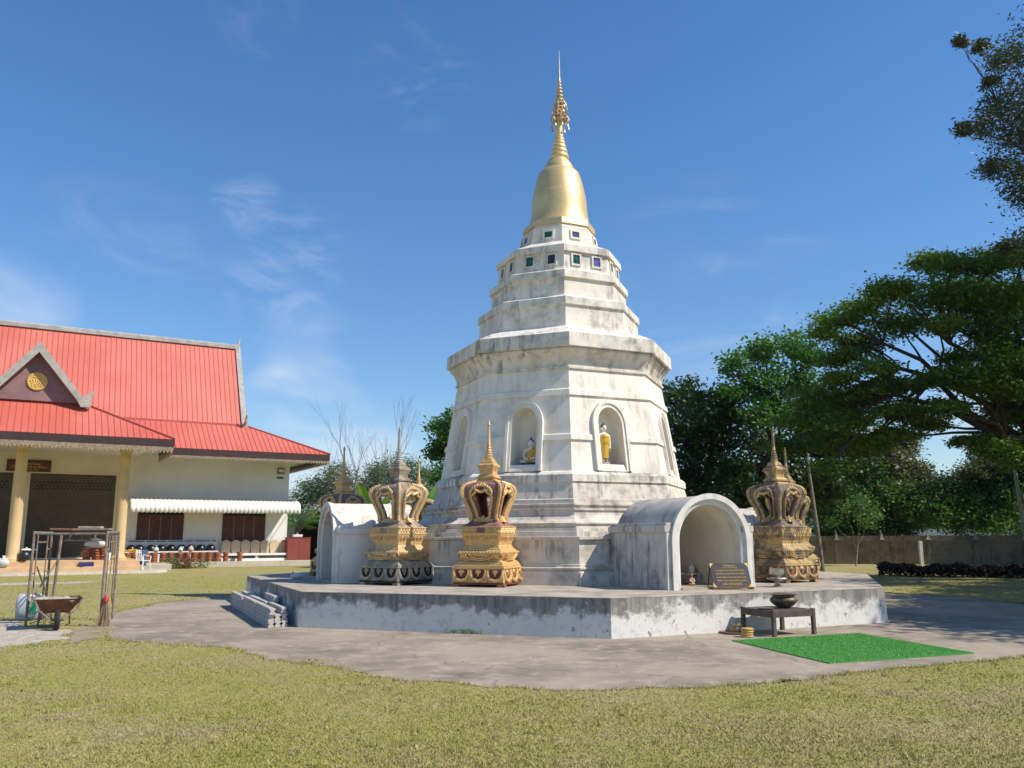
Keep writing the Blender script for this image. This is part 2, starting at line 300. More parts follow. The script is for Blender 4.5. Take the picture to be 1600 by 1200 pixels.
TERRA = plain('terracotta', (0.42, 0.13, 0.05), 0.5, 0, 0.3, 7, 0.15); BLACKP = plain('black_glaze', (0.012, 0.013, 0.016), 0.3, 0, 0.1, 5, 0)
SEMA = plain('cut_stone', (0.60, 0.46, 0.31), 0.8, 0, 0.1, 3, 0.2); REDCAB = plain('red_cabinet', (0.26, 0.055, 0.04), 0.55, 0, 0.1, 2, 0.05)
WHITEP = plain('white_plastic', (0.78, 0.78, 0.76), 0.4, 0, 0.04, 5, 0); DENIM = plain('denim', (0.07, 0.12, 0.20), 0.9, 0, 0.2, 12, 0.3)
CLEARBAG = plain('pale_bag', (0.62, 0.62, 0.62), 0.3, 0, 0.12, 9, 0.5); BLACKBAG = plain('black_bag', (0.02, 0.02, 0.022), 0.35, 0, 0.1, 9, 0.5)
YELLOW = plain('marigold', (0.75, 0.42, 0.03), 0.7, 0, 0.2, 30, 0.5); PINKBAG = plain('pink_bag', (0.66, 0.42, 0.38), 0.4, 0, 0.1, 9, 0.4); MINTBAG = plain('mint_bag', (0.52, 0.62, 0.55), 0.4, 0, 0.1, 9, 0.4)
RUST = plain('rusty_steel', (0.20, 0.135, 0.10), 0.75, 0.2, 0.35, 9, 0.3, c2=(0.30, 0.27, 0.24)); RUSTTRAY = plain('rusty_tray', (0.24, 0.105, 0.05), 0.75, 0.1, 0.25, 6, 0.3)
MORTAR = plain('dry_mortar', (0.46, 0.42, 0.36), 0.95, 0, 0.2, 12, 0.6); PLANK = plain('grey_plank', (0.33, 0.28, 0.22), 0.85, 0, 0.2, 8, 0.3); PLANKB = plain('brown_plank', (0.34, 0.16, 0.08), 0.8, 0, 0.2, 8, 0.3)
CPOST = plaster('post_concrete', (0.47, 0.44, 0.40), (0.27, 0.25, 0.23), 0.8, 0.2); RUBBER = plain('rubber', (0.02, 0.02, 0.02), 0.85, 0, 0.1, 9, 0.2)
TABLEW = plain('table_wood', (0.115, 0.085, 0.072), 0.65, 0, 0.25, 5, 0.3); BRASS = plain('bronze_bowl', (0.16, 0.12, 0.075), 0.5, 0.4, 0.25, 7, 0.1); SILVER = plain('silver_bowl', (0.50, 0.47, 0.42), 0.34, 0.85, 0.1, 14, 0.3)
WAX = plain('yellow_wax', (0.62, 0.38, 0.10), 0.5, 0, 0.15, 14, 0.2); SHELL = plain('basket_straw', (0.42, 0.32, 0.18), 0.8, 0, 0.3, 25, 0.6); TRAYM = plain('tray_brown', (0.36, 0.20, 0.13), 0.5, 0, 0.2, 6, 0.1)
m = NT('artificial_turf'); n = m.noise(120, detail=2); n2 = m.noise(1.3, detail=5)
m.P(Base_Color=m.mix(m.step(n, 0.35, 0.65), (0.04, 0.20, 0.028), (0.085, 0.33, 0.05)), Roughness=0.7); m.bump(n, 0.7, 0.01); TURF = m.m
m = NT('turf_fibre'); r = m.island(); m.P(Base_Color=m.mix(m.step(r, 0.975, 0.985), m.mix(r, (0.055, 0.27, 0.03), (0.13, 0.46, 0.065)), (0.5, 0.6, 0.35)), Roughness=0.5); FIBRE = m.m
SKINW = plain('statue_white', (0.78, 0.74, 0.70), 0.5, 0, 0.04, 6, 0); ROBE = plain('statue_robe', (0.66, 0.40, 0.05), 0.5, 0.15, 0.12, 14, 0.2); HAIR = plain('statue_hair', (0.03, 0.025, 0.025), 0.6, 0, 0.1, 40, 0.4)
WALLOLD = plaster('boundary_wall', (0.25, 0.195, 0.135), (0.075, 0.062, 0.045), 0.9, 0.9, (0.28, 0.21, 0.14)); SANDM = NT('pale_sand'); n = SANDM.noise(5, detail=8, rough=0.7)
SANDM.P(Base_Color=SANDM.mix(SANDM.step(n, 0.35, 0.65), (0.52, 0.47, 0.39), (0.36, 0.30, 0.22)), Roughness=0.95); SANDM.bump(SANDM.noise(30), 0.6, 0.02); SAND = SANDM.m
DIRT = plain('bare_dirt', (0.33, 0.25, 0.17), 0.95, 0, 0.2, 3, 0.5, c2=(0.25, 0.2, 0.11))
BARK = plain('bark', (0.085, 0.066, 0.05), 0.9, 0, 0.3, 7, 0.6, c2=(0.045, 0.036, 0.03)); BARKP = plain('pale_bark', (0.30, 0.25, 0.19), 0.9, 0, 0.25, 9, 0.4); TWIG = plain('twig_grey', (0.15, 0.12, 0.11), 0.9, 0, 0.2, 9, 0.2)
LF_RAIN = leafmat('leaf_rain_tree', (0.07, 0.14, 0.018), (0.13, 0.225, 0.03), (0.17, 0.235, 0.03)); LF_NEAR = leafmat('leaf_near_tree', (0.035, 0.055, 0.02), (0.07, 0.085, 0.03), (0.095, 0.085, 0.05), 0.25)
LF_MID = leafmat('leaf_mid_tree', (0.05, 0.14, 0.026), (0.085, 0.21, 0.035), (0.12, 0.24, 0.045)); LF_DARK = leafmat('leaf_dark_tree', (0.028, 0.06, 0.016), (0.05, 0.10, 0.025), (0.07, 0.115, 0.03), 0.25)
LF_BUSH = leafmat('leaf_bush', (0.07, 0.165, 0.035), (0.13, 0.25, 0.06), (0.16, 0.27, 0.06)); LF_OLIVE = leafmat('leaf_olive', (0.11, 0.12, 0.055), (0.17, 0.17, 0.08), (0.20, 0.18, 0.09)); LF_GREY = leafmat('leaf_greyish', (0.085, 0.135, 0.06), (0.14, 0.20, 0.085), (0.15, 0.185, 0.085))
LF_BANANA = leafmat('leaf_banana', (0.09, 0.21, 0.03), (0.14, 0.28, 0.045), (0.19, 0.30, 0.06), 0.4); LF_HEDGE = leafmat('leaf_purple_hedge', (0.018, 0.010, 0.012), (0.035, 0.016, 0.018), (0.03, 0.022, 0.014), 0.1); LF_RED = leafmat('leaf_red_plant', (0.20, 0.06, 0.04), (0.28, 0.12, 0.07), (0.15, 0.14, 0.05))
HILLM = plain('hill_forest', (0.07, 0.095, 0.06), 0.95, 0, 0.3, 0.01, 0)
THATCH = plain('hut_roof', (0.24, 0.19, 0.15), 0.9, 0, 0.3, 5, 0.3); HUTWOOD = plain('hut_wood', (0.05, 0.033, 0.025), 0.85, 0, 0.3, 4, 0.2)
GREYPOLE = plain('pole_concrete', (0.36, 0.33, 0.29), 0.85, 0, 0.15, 5, 0.2); SACKG = plain('sack_green', (0.03, 0.26, 0.13), 0.5, 0, 0.15, 6, 0.1); REDPL = plain('red_plastic', (0.55, 0.05, 0.03), 0.4, 0, 0.1, 5, 0); BRISTLE = plain('broom_bristle', (0.40, 0.28, 0.19), 0.9, 0, 0.25, 30, 0.5)

# ------------------------------------------------------------------ the setting: ground, apron, sand, hills
def sheet(name, pts, z, mat):
    bm = bmesh.new(); vs = [bm.verts.new((x, y, z)) for x, y in pts]; bm.faces.new(vs); bmesh.ops.triangulate(bm, faces=bm.faces); bmesh.ops.recalc_face_normals(bm, faces=bm.faces)
    for f in bm.faces:
        if f.normal.z < 0: f.normal_flip()
    me = bpy.data.meshes.new(name); bm.to_mesh(me); bm.free(); me.materials.append(mat)
    o = bpy.data.objects.new(name, me); COL.objects.link(o); return struct(o)
sheet('ground', [(-1950, -1350), (1950, -1350), (1950, 1950), (-1950, 1950)], 0.0, LAWN)
def ragged(pts, seg=0.35, amp=0.07):
    out = []
    for i, p in enumerate(pts):
        q = pts[(i+1) % len(pts)]; a = Vector(p); b = Vector(q); n = max(1, int((b-a).length/seg))
        for k in range(n):
            t = a.lerp(b, k/n); out.append((t.x + random.uniform(-amp, amp), t.y + random.uniform(-amp, amp)))
    return out
apron_pts = ragged([(-7.9, 16.6), (-6.42, 13.97), (-4.28, 12.97), (-3.27, 11.75), (-2.45, 11.16), (-1.67, 10.39), (-1.2, 10.0), (-0.87, 9.93), (-0.29, 9.58), (0.4, 9.36), (1.36, 9.43),
    (2.28, 9.57), (3.25, 9.97), (4.68, 10.74), (6.81, 11.69), (9.5, 12.9), (12.5, 15.2), (13.2, 18.2), (12.0, 20.3), (11.8, 22.8), (10.6, 24.3), (8.8, 29.0), (4.0, 32.3), (-2.0, 32.0), (-6.6, 29.0), (-8.2, 24.1), (-8.8, 21.6), (-8.7, 18.6)], 0.17, 0.075)
sheet('pavement', apron_pts, 0.004, APRON)
sand_pts = ragged([(-9.9, 17.1), (-9.0, 16.2), (-7.9, 15.4), (-7.2, 14.2), (-7.6, 13.2), (-8.6, 12.9), (-10.5, 13.4), (-13, 14.5), (-14.5, 16.5), (-12.5, 17.6)], 0.3, 0.16)
sheet('sand_patch', sand_pts, 0.004, SAND)
dirt_pts = ragged([(-8.05, 16.9), (-7.2, 16.0), (-6.7, 14.4), (-6.9, 13.4), (-7.4, 14.6), (-7.95, 15.9)], 0.25, 0.08)
sheet('dirt_patch', dirt_pts, 0.008, DIRT)
sheet('path', ragged([(-40, 25.5), (-19.0, 29.6), (-15.6, 31.2), (-15.4, 32.6), (-19.5, 31.6), (-40, 28.6)], 0.5, 0.15), 0.004, SAND)
def hills(name, dist, az0, az1, h0, seed, depth):
    rng = random.Random(seed); ph = [rng.uniform(0, 6) for _ in range(6)]; b = MB(); n = 70; rings = []
    for i in range(n+1):
        a = R(az0 + (az1-az0)*i/n); h = h0*(0.62 + 0.2*math.sin(i*0.16+ph[0]) + 0.12*math.sin(i*0.37+ph[1]) + 0.05*math.sin(i*1.1+ph[2]))
        h *= min(1, i/8, (n-i)/8)
        rings.append([(math.sin(a)*(dist+k*depth), math.cos(a)*(dist+k*depth), -2 + h*q) for k, q in ((-1, 0), (-0.55, 0.55), (-0.2, 0.86), (0, 1), (0.4, 0.7), (1, 0))])
    b.stack(rings, False, False, False); return struct(b.build(name, HILLM, None, True, 80))
hills('hills', 1400, 12, 60, 122, 3, 330); hills('hills', 1450, -44, -6, 86, 9, 330)

hz = MB(); hz.box(-2000, 2000, -1400, 2000, -3.2, 128); HZ_ = hz.build('haze', plain('haze_air', (1, 1, 1))); HZ_['kind'] = 'stuff'; HZ_['label'] = 'thin pale air that fades the far hills'
hm = bpy.data.materials.new('haze_volume'); hm.use_nodes = True; hm.node_tree.nodes.clear(); ho = hm.node_tree.nodes.new('ShaderNodeOutputMaterial'); hv = hm.node_tree.nodes.new('ShaderNodeVolumePrincipled')
hv.inputs['Color'].default_value = (0.72, 0.84, 1.0, 1); hv.inputs['Density'].default_value = 0.00010; hv.inputs['Anisotropy'].default_value = 0.2; hm.node_tree.links.new(hv.outputs[0], ho.inputs['Volume']); HZ_.data.materials[0] = hm
def inside(px, py, poly):
    p = np.array(poly); res = np.zeros(len(px), bool); j = len(p)-1
    for i in range(len(p)):
        c = ((p[i,1] > py) != (p[j,1] > py)) & (px < (p[j,0]-p[i,0])*(py-p[i,1])/(p[j,1]-p[i,1]+1e-12)+p[i,0]); res ^= c; j = i
    return res
def blades(n, y0, y1, az, hmin, hmax, w):
    rr = np.sqrt(RNG.uniform(0, 1, n)); Y = 1.0/(1.0/y0 + (1.0/y1-1.0/y0)*RNG.uniform(0, 1, n))
    X = Y*np.tan(RNG.uniform(-az, az, n)); ok = ~inside(X + RNG.normal(0, .03, n), Y + RNG.normal(0, .03, n), apron_pts)
    sd_ = inside(X, Y, sand_pts) | inside(X, Y, dirt_pts); ok &= ~(sd_ & (RNG.uniform(0, 1, n) > 0.1)); X = X[ok]; Y = Y[ok]; k = len(X)
    h = RNG.uniform(hmin, hmax, k)*(0.7 + 0.6*(np.sin(X*2.1+Y*0.9)*np.sin(Y*1.7-X*0.6)*0.5+0.5)); a = RNG.uniform(0, 2*PI, k); ln = RNG.normal(0, 0.75, (k, 2))*h[:, None]
    ww = w*RNG.uniform(0.7, 1.3, k)*(1+Y*0.05); dx = np.cos(a)*ww; dy = np.sin(a)*ww
    v = np.empty((k, 3, 3)); v[:, 0] = np.stack([X-dx, Y-dy, np.zeros(k)], 1); v[:, 1] = np.stack([X+dx, Y+dy, np.zeros(k)], 1); v[:, 2] = np.stack([X+ln[:, 0], Y+ln[:, 1], h], 1)
    return v.reshape(-1, 3)
def mkblades(X, Y, h, w, spread):
    k = len(X); a = RNG.uniform(0, 2*PI, k); ln = RNG.normal(0, spread, (k, 2))*h[:, None]; dx = np.cos(a)*w; dy = np.sin(a)*w; v = np.empty((k, 3, 3))
    v[:, 0] = np.stack([X-dx, Y-dy, np.zeros(k)], 1); v[:, 1] = np.stack([X+dx, Y+dy, np.zeros(k)], 1); v[:, 2] = np.stack([X+ln[:, 0], Y+ln[:, 1], h], 1); return v.reshape(-1, 3)
def edge_blades(n):                                    # grass creeping over the rim of the concrete
    p = np.array(apron_pts); i = RNG.integers(0, len(p), n); q = p[(i+1) % len(p)]; f_ = RNG.uniform(0, 1, n)[:, None]; c = p[i]*(1-f_)+q*f_; d = q-p[i]; d /= np.linalg.norm(d, axis=1)[:, None]+1e-9
    clump = (np.sin(c[:, 0]*5.1+c[:, 1]*2.3)*np.sin(c[:, 1]*4.3-c[:, 0]*1.9)); off = RNG.normal(-.03, .05, n) + .10*np.clip(clump, 0, 1)*RNG.uniform(0, 1, n); inw = np.stack([-d[:, 1], d[:, 0]], 1); c = c + inw*off[:, None]
    return mkblades(c[:, 0], c[:, 1], RNG.uniform(.018, .05, n), .0045, .6)
def tufts(n):
    Y0 = 1/(1/4.6+(1/13-1/4.6)*RNG.uniform(0, 1, n)); X0 = Y0*np.tan(RNG.uniform(-R(42), R(42), n)); ok = ~inside(X0, Y0, apron_pts); X0, Y0 = np.repeat(X0[ok], 26), np.repeat(Y0[ok], 26); k = len(X0)
    return mkblades(X0+RNG.normal(0, .035, k), Y0+RNG.normal(0, .035, k), RNG.uniform(.025, .07, k), .004, .6)
g = npmesh('grass', np.concatenate([blades(420000, 4.2, 15, R(46), 0.006, 0.022, 0.0034), blades(80000, 13, 40, R(46), 0.008, 0.024, 0.007), edge_blades(16000), tufts(240)]), 3, BLADE); g['kind'] = 'stuff'; g['label'] = 'short patchy dry grass of the lawn'

# ------------------------------------------------------------------ platform
AX = Vector((1.24, 21.586, 0)); PZ = 0.642; ROT0 = -PI/2 + 0.0224
plat = [(1.565, 13.83), (7.02, 16.27), (9.18, 22.3), (6.5, 27.7), (0.95, 29.4), (-4.6, 27.3), (-6.9, 22.3), (-3.88, 15.75)]
t = thing('octagonal_platform', 'wide low octagonal platform with flaking whitewashed sides under the white stupa', 'platform')
b = MB(); b.stack([[(x, y, 0) for x, y in plat], [(x+(AX.x-x)*0.004, y+(AX.y-y)*0.004, PZ-0.015) for x, y in plat]], True, False); b.build('side_wall', WHITEWASH, t)
b = MB(); b.stack([[(x+(AX.x-x)*0.0035, y+(AX.y-y)*0.0035, PZ-0.017) for x, y in plat], [(x+(AX.x-x)*0.0035, y+(AX.y-y)*0.0035, PZ-0.008) for x, y in plat], [(x+(AX.x-x)*0.006, y+(AX.y-y)*0.006, PZ) for x, y in plat]], False, True); b.build('deck', DECK, t)

# ------------------------------------------------------------------ stupa
def lean(z): return max(0.0, z-7.2)*0.0175
def ring(Rr, z): return [(Rr*math.cos(ROT0+k*PI/4)+lean(z), Rr*math.sin(ROT0+k*PI/4), z) for k in range(8)]
def octs(prof, name, mat, parent, c0=True, c1=True):
    b = MB(); b.stack([ring(r, z) for r, z in prof], c0, c1); return b.build(name, mat, parent)
ST = thing('stupa', 'tall white octagonal stupa with golden bell and slender spire', 'stupa', (AX.x, AX.y, 0))
octs([(4.58, PZ), (4.56, .9), (4.51, .93), (4.51, .955), (4.55, .965), (4.55, .99), (4.44, 1.01), (4.44, 1.05), (4.40, 1.06), (4.38, 1.53), (4.46, 1.55), (4.46, 1.60), (3.97, 1.605)], 'plinth', PL_BASE, ST, True, False)
octs([(3.97, 1.605), (3.96, 1.71), (3.88, 1.715), (3.87, 1.775), (3.81, 1.78), (3.80, 1.86), (3.84, 1.87), (3.84, 1.89), (3.74, 1.90), (3.60, 1.97), (3.52, 2.06), (3.50, 2.15), (3.54, 2.16), (3.54, 2.20), (3.45, 2.21), (3.45, 2.26), (3.49, 2.27), (3.49, 2.30), (3.40, 2.31), (3.39, 2.40), (3.26, 2.42), (3.16, 2.79)], 'stepped_base', PL_BASE, ST, False, False)
octs([(3.16, 2.79), (3.20, 2.80), (3.19, 2.95), (3.13, 3.01), (3.06, 3.04)], 'ledge', PL_BAND, ST, False, False)
Z0, Z1, RB0, RB1 = 3.04, 5.42, 3.06, 2.66
def RR(z): return RB0 + (RB1-RB0)*(z-Z0)/(Z1-Z0)
C8, S8 = math.cos(PI/8), math.sin(PI/8)
def facept(k, x, z, out=0.0, ap=None):
    th = ROT0 + (k+.5)*PI/4; n = Vector((math.cos(th), math.sin(th), 0)); tt = Vector((-n.y, n.x, 0))
    q = n*((RR(z)*C8 if ap is None else ap)+out) + tt*x; return (q.x+lean(z), q.y, z)
NC = {7: 0.02, 0: -0.10, 6: 0.06, 1: -0.02}; NICHE_Z = 3.2
def arch(hw, z0, zs, zt, n=14):
    return [(-hw, z0)] + [(-hw*math.cos(PI*i/n), zs + (zt-zs)*math.sin(PI*i/n)) for i in range(n+1)] + [(hw, z0)]
bm = bmesh.new(); bands = MB()
for k in range(8):
    inn = MB(); fr = MB(); sills = MB(); cx = NC.get(k, 0.0); hole = [(x+cx, z) for x, z in arch(0.31, NICHE_Z, 4.14, 4.52)]
    outer = [(-RR(Z0)*S8, Z0), (RR(Z0)*S8, Z0), (RR(Z1)*S8, Z1), (-RR(Z1)*S8, Z1)]
    ed = []
    for loop in (outer, hole):
        vs = [bm.verts.new(facept(k, x, z)) for x, z in loop]
        for i in range(len(vs)): ed.append(bm.edges.new((vs[i], vs[(i+1) % len(vs)])))
    bmesh.ops.triangle_fill(bm, use_beauty=True, use_dissolve=False, edges=ed)
    apb = RR(Z0)*C8 - 0.52
    inn.stack([[facept(k, x, z) for x, z in hole], [facept(k, cx+(x-cx)*0.97, z, 0, apb+0.12) for x, z in hole], [facept(k, cx+(x-cx)*0.80, 4.0+(z-4.0)*0.93 if z > 4.0 else z, 0, apb) for x, z in hole]], False, True)
    for (h0, zt0, h1, zt1, o) in ((0.455, 4.70, 0.385, 4.62, 0.085), (0.385, 4.62, 0.312, 4.53, 0.055)):
        A_ = [(x+cx, z) for x, z in arch(h0, Z0+.01, 4.12, zt0)]; B_ = [(x+cx, z) for x, z in arch(h1, Z0+.01, 4.13, zt1)]
        fr.stack([[facept(k, x, z, -0.02) for x, z in A_], [facept(k, x, z, o) for x, z in A_], [facept(k, x, z, o) for x, z in B_], [facept(k, x, z, -0.03) for x, z in B_]], False, False, False)
    sills.stack([[facept(k, cx+x, z, o) for x, z, o in ((-.312, Z0, .05), (.312, Z0, .05), (.312, 3.16, .05), (.312, NICHE_Z, .0), (-.312, NICHE_Z, .0), (-.312, 3.16, .05))],
                 [facept(k, cx+x, z, -.45) for x, z in ((-.312, Z0), (.312, Z0), (.312, 3.16), (.312, NICHE_Z), (-.312, NICHE_Z), (-.312, 3.16))]])
    inn.build('niche_recess', PL_INSIDE, ST, True, 30); fr.build('niche_frame', PL_BODY, ST, True, 30); sills.build('niche_sill', PL_BODY, ST)
    for x0, x1, e0, e1 in ((-1, cx-.45, 1, 0), (cx+.45, 1, 0, 1)):
        def bx(z, o, x, e): return x*(RR(z)*C8+o)*math.tan(PI/8) if e else x
        bands.stack([[facept(k, bx(z, o, x, e), z, o) for z, o in ((3.73, -.02), (3.74, .045), (3.86, .04), (3.89, -.02))] for x, e in ((x0, e0), (x1, e1))])
bmesh.ops.recalc_face_normals(bm, faces=bm.faces)
me = bpy.data.meshes.new('body'); bm.to_mesh(me); bm.free(); me.materials.append(PL_BODY); o = bpy.data.objects.new('body', me); COL.objects.link(o); o.parent = ST
b = bands
def rg(z, o): return ring(RR(z)+o, z)
b.stack([rg(4.77, -.02), rg(4.78, .05), rg(4.91, .045), rg(4.95, -.02)], False, False)
b.build('wall_band', PL_BODY, ST)
octs([(2.66, 5.40), (2.71, 5.41), (2.71, 5.46), (2.67, 5.475), (2.69, 5.58), (2.75, 5.70), (2.84, 5.80), (2.87, 5.83), (2.87, 5.87), (2.84, 5.885), (2.95, 5.90), (2.93, 6.22)], 'cornice', PL_BAND, ST, False, False)
octs([(2.93, 6.22), (2.90, 6.235), (2.50, 6.42), (2.22, 6.51), (2.12, 6.55), (2.10, 6.60), (2.09, 7.10)], 'upper_tier', PL_TOP, ST, False, False)
octs([(2.09, 7.10), (2.145, 7.11), (2.13, 7.29), (2.09, 7.31), (1.82, 7.40), (1.79, 7.44), (1.785, 7.87), (1.85, 7.88), (1.835, 8.06), (1.80, 8.08), (1.65, 8.14), (1.63, 8.20), (1.60, 8.60)], 'upper_tier', PL_TOP, ST, False, False)
octs([(1.60, 8.60), (1.675, 8.61), (1.66, 8.78), (1.61, 8.80), (1.12, 9.04), (1.07, 9.07), (1.02, 9.44), (0.98, 9.45)], 'window_tier', PL_TOP, ST, False, False)
octs([(0.93, 9.44), (1.0, 9.45), (1.0, 9.50), (0.96, 9.52), (0.92, 9.62)], 'window_cornice', PL_TOP, ST, False, True)
def window(k, x, z0, z1, hw, Rz, glass):
    f = MB(); ap = lambda z: Rz(z)*C8
    for (a0, a1, b0, b1) in ((x-hw-.045, x-hw, z0-.045, z1+.045), (x+hw, x+hw+.045, z0-.045, z1+.045), (x-hw, x+hw, z1, z1+.045), (x-hw, x+hw, z0-.045, z0)):
        f.stack([[facept(k, xx, zz, oo, ap(zz)) for xx, zz, oo in ((a0, b0, .035), (a1, b0, .035), (a1, b1, .035), (a0, b1, .035))], [facept(k, xx, zz, -.03, ap(zz)) for xx, zz in ((a0, b0), (a1, b0), (a1, b1), (a0, b1))]])
    w = f.build('window', PL_TOP, ST); p = MB(); p.stack([[facept(k, xx, zz, oo, ap(zz)) for xx, zz in ((x-hw+.001, z0+.001), (x+hw-.001, z0+.001), (x+hw-.001, z1-.001), (x-hw+.001, z1-.001))] for oo in (-.02, .008)]); p.build('pane', glass, w)
R1 = lambda z: 1.63 + (1.60-1.63)*(z-8.20)/.40
R2 = lambda z: 1.07 + (1.02-1.07)*(z-9.07)/.37
for k in range(8):
    gl = {7: (GLASS_G, GLASS_D), 0: (GLASS_G, GLASS_B), 6: (GLASS_B, GLASS_D)}.get(k, (GLASS_G, GLASS_B))
    window(k, -.28, 8.29, 8.53, .095, R1, gl[0]); window(k, .30, 8.29, 8.53, .095, R1, gl[1]); window(k, .03 if k != 0 else -.02, 9.2, 9.36, .105, R2, {7: GLASS_G, 0: GLASS_B, 6: GLASS_B}.get(k, GLASS_D))
b = MB(); b.stack([ring(r, z) for r, z in [(0.90, 9.60), (0.985, 9.605), (0.965, 9.76), (0.80, 9.80)]], True, True)
b.build('golden_lip', GOLD, ST)
LX = lean(10.4)
b = MB(); b.lathe([(0.86, 9.72), (0.85, 9.80), (0.815, 9.87), (0.785, 9.98), (0.765, 10.12), (0.752, 10.3), (0.742, 10.5), (0.728, 10.62), (0.722, 10.66), (0.708, 10.68), (0.69, 10.8), (0.66, 10.95), (0.625, 11.1), (0.585, 11.23), (0.545, 11.33), (0.48, 11.395), (0.42, 11.425), (0.41, 11.44), (0.40, 11.53), (0.375, 11.58), (0.30, 11.69), (0.272, 11.75)], 64, (LX, 0, 0)); b.build('golden_bell', GOLD, ST, True, 25)
pr = [(0.272, 11.74)]; zc = 11.76; rr = 0.262
for q in range(6):
    hgt = 0.155 - q*0.014
    for i in range(6): a = PI*i/5; pr.append((rr*(0.87 + 0.13*math.sin(a)), zc + hgt*i/5))
    zc += hgt; rr *= 0.86
pr += [(rr*0.95, zc), (0.112, zc+.06), (0.095, zc+.32), (0.09, 12.86)]
b = MB(); b.lathe(pr, 32, (lean(12), 0, 0)); b.build('ringed_spire', GOLD, ST, True, 40)
FX = lean(13.6); b = MB(); pr = [(0.08, 12.84)]; 
for q in range(11):
    z0 = 12.9 + q*0.125 - q*q*0.0012; r0 = 0.17*(1-q/12.2)**0.9 + 0.018; pr += [(r0*0.55, z0), (r0, z0+.035), (r0*0.92, z0+.06), (r0*0.5, z0+.085)]
pr += [(0.022, 14.2), (0.012, 14.75), (0.006, 15.05)]
b.lathe(pr, 20, (FX, 0, 0))
for q, (z0, r0, nn) in enumerate(((12.90, .20, 8), (13.06, .185, 8), (13.22, .155, 7), (13.37, .125, 6))):
    for i in range(nn):
        a = 2*PI*i/nn + q*.4; c, s_ = math.cos(a), math.sin(a)
        b.tube([(FX+c*.07, s_*.07, z0), (FX+c*r0, s_*r0, z0-.015), (FX+c*(r0+.05), s_*(r0+.05), z0+.03), (FX+c*(r0+.035), s_*(r0+.035), z0+.12)], [.02, .03, .025, .004], 5)
b.build('tiered_finial', GOLD_OLD, ST, True, 40)
b = MB()
for i in range(8):
    a = 2*PI*i/8+.2; x, y = FX+math.cos(a)*.245, math.sin(a)*.245; b.tube([(x, y, 12.9), (x, y, 12.76)], .004, 4); b.lathe([(.008, 12.76), (.022, 12.72), (.026, 12.67), (.01, 12.665)], 8, (x, y, 0))
b.build('hanging_bells', GOLD_OLD, ST, True)

# statues in the niches
def statue_obj(name, mb, mat, parent, vox):
    o = mb.build(name, mat, parent, True, 180); r = o.modifiers.new('remesh', 'REMESH'); r.mode = 'VOXEL'; r.voxel_size = vox; r.use_smooth_shade = True
    sm = o.modifiers.new('smooth', 'SMOOTH'); sm.iterations = 4; sm.factor = 0.5; return o
def niche_loc(k, ap, x): 
    th = ROT0 + (k+.5)*PI/4; return (AX.x + math.cos(th)*ap - math.sin(th)*x, AX.y + math.sin(th)*ap + math.cos(th)*x, NICHE_Z), th + PI/2
loc, rz = niche_loc(7, RR(3.3)*C8-.24, .12)
t = thing('seated_statue', 'white seated statue in golden robe in the arched niche above the bright golden crown', 'statue', loc, rz)
b = MB(); b.ell((0, -.01, .085), (.25, .15, .06)); b.ell((-.13, -.1, .085), (.12, .055, .04)); b.ell((.13, -.1, .085), (.12, .055, .04)); b.ell((0, 0, .16), (.105, .085, .10)); b.ell((0, .005, .27), (.105, .07, .11)); b.ell((0, 0, .36), (.125, .06, .05))
b.tube([(0, 0, .38), (0, -.005, .45)], .038, 10); b.ell((0, -.01, .51), (.062, .068, .085)); b.ell((0, -.078, .505), (.011, .014, .018))
for s_ in (-1, 1):
    b.tube([(s_*.125, 0, .37), (s_*.165, -.01, .25), (s_*.13, -.09, .16), (s_*.02, -.14, .135)], [.04, .036, .03, .022], 9); b.ell((s_*.067, .005, .49), (.012, .018, .035))
statue_obj('body', b, SKINW, t, .011)
b = MB(); b.ell((0, .006, .26), (.118, .085, .13)); b.ell((.05, 0, .31), (.10, .078, .10)); b.tube([(.125, .0, .385), (.17, -.01, .25), (.14, -.085, .165)], [.05, .05, .045], 9); b.ell((.02, -.005, .10), (.27, .17, .062)); b.ell((0, 0, .2), (.125, .10, .10)); statue_obj('robe', b, ROBE, t, .012)
b = MB(); b.ell((0, .012, .545), (.068, .068, .06)); b.ell((0, .01, .60), (.03, .03, .03)); b.tube([(0, .01, .61), (0, .01, .69)], [.016, .003], 7); statue_obj('hair', b, HAIR, t, .009)
b = MB(); b.lathe([(.2, 0), (.25, .01), (.25, .035), (.21, .05)], 24); b.M = None; o = b.build('cushion', HAIR, t, True)
loc, rz = niche_loc(0, RR(3.3)*C8-.21, -.20)
t = thing('standing_statue', 'white standing statue in long golden robe in the sunlit niche above the arched shrine', 'statue', loc, rz)
b = MB(); b.lathe([(.13, .0), (.13, .03), (.11, .05), (.12, .08)], 20); b.build('pedestal', PL_BASE, t, True)
b = MB()
for s_ in (-1, 1):
    b.tube([(s_*.045, 0, .11), (s_*.05, 0, .3), (s_*.055, 0, .47)], [.03, .045, .055], 9); b.ell((s_*.045, -.03, .1), (.028, .06, .022))
    b.tube([(s_*.12, 0, .69), (s_*.15, .005, .56), (s_*.145, -.015, .43), (s_*.13, -.03, .37)], [.036, .03, .025, .022], 9); b.ell((s_*.067, .005, .83), (.012, .018, .036))
b.ell((0, 0, .5), (.1, .07, .08)); b.ell((0, 0, .61), (.11, .07, .12)); b.ell((0, 0, .70), (.13, .055, .045)); b.tube([(0, 0, .7), (0, -.003, .79)], .035, 10); b.ell((0, -.008, .845), (.06, .066, .082)); b.ell((0, -.074, .84), (.011, .014, .018))
statue_obj('body', b, SKINW, t, .011)
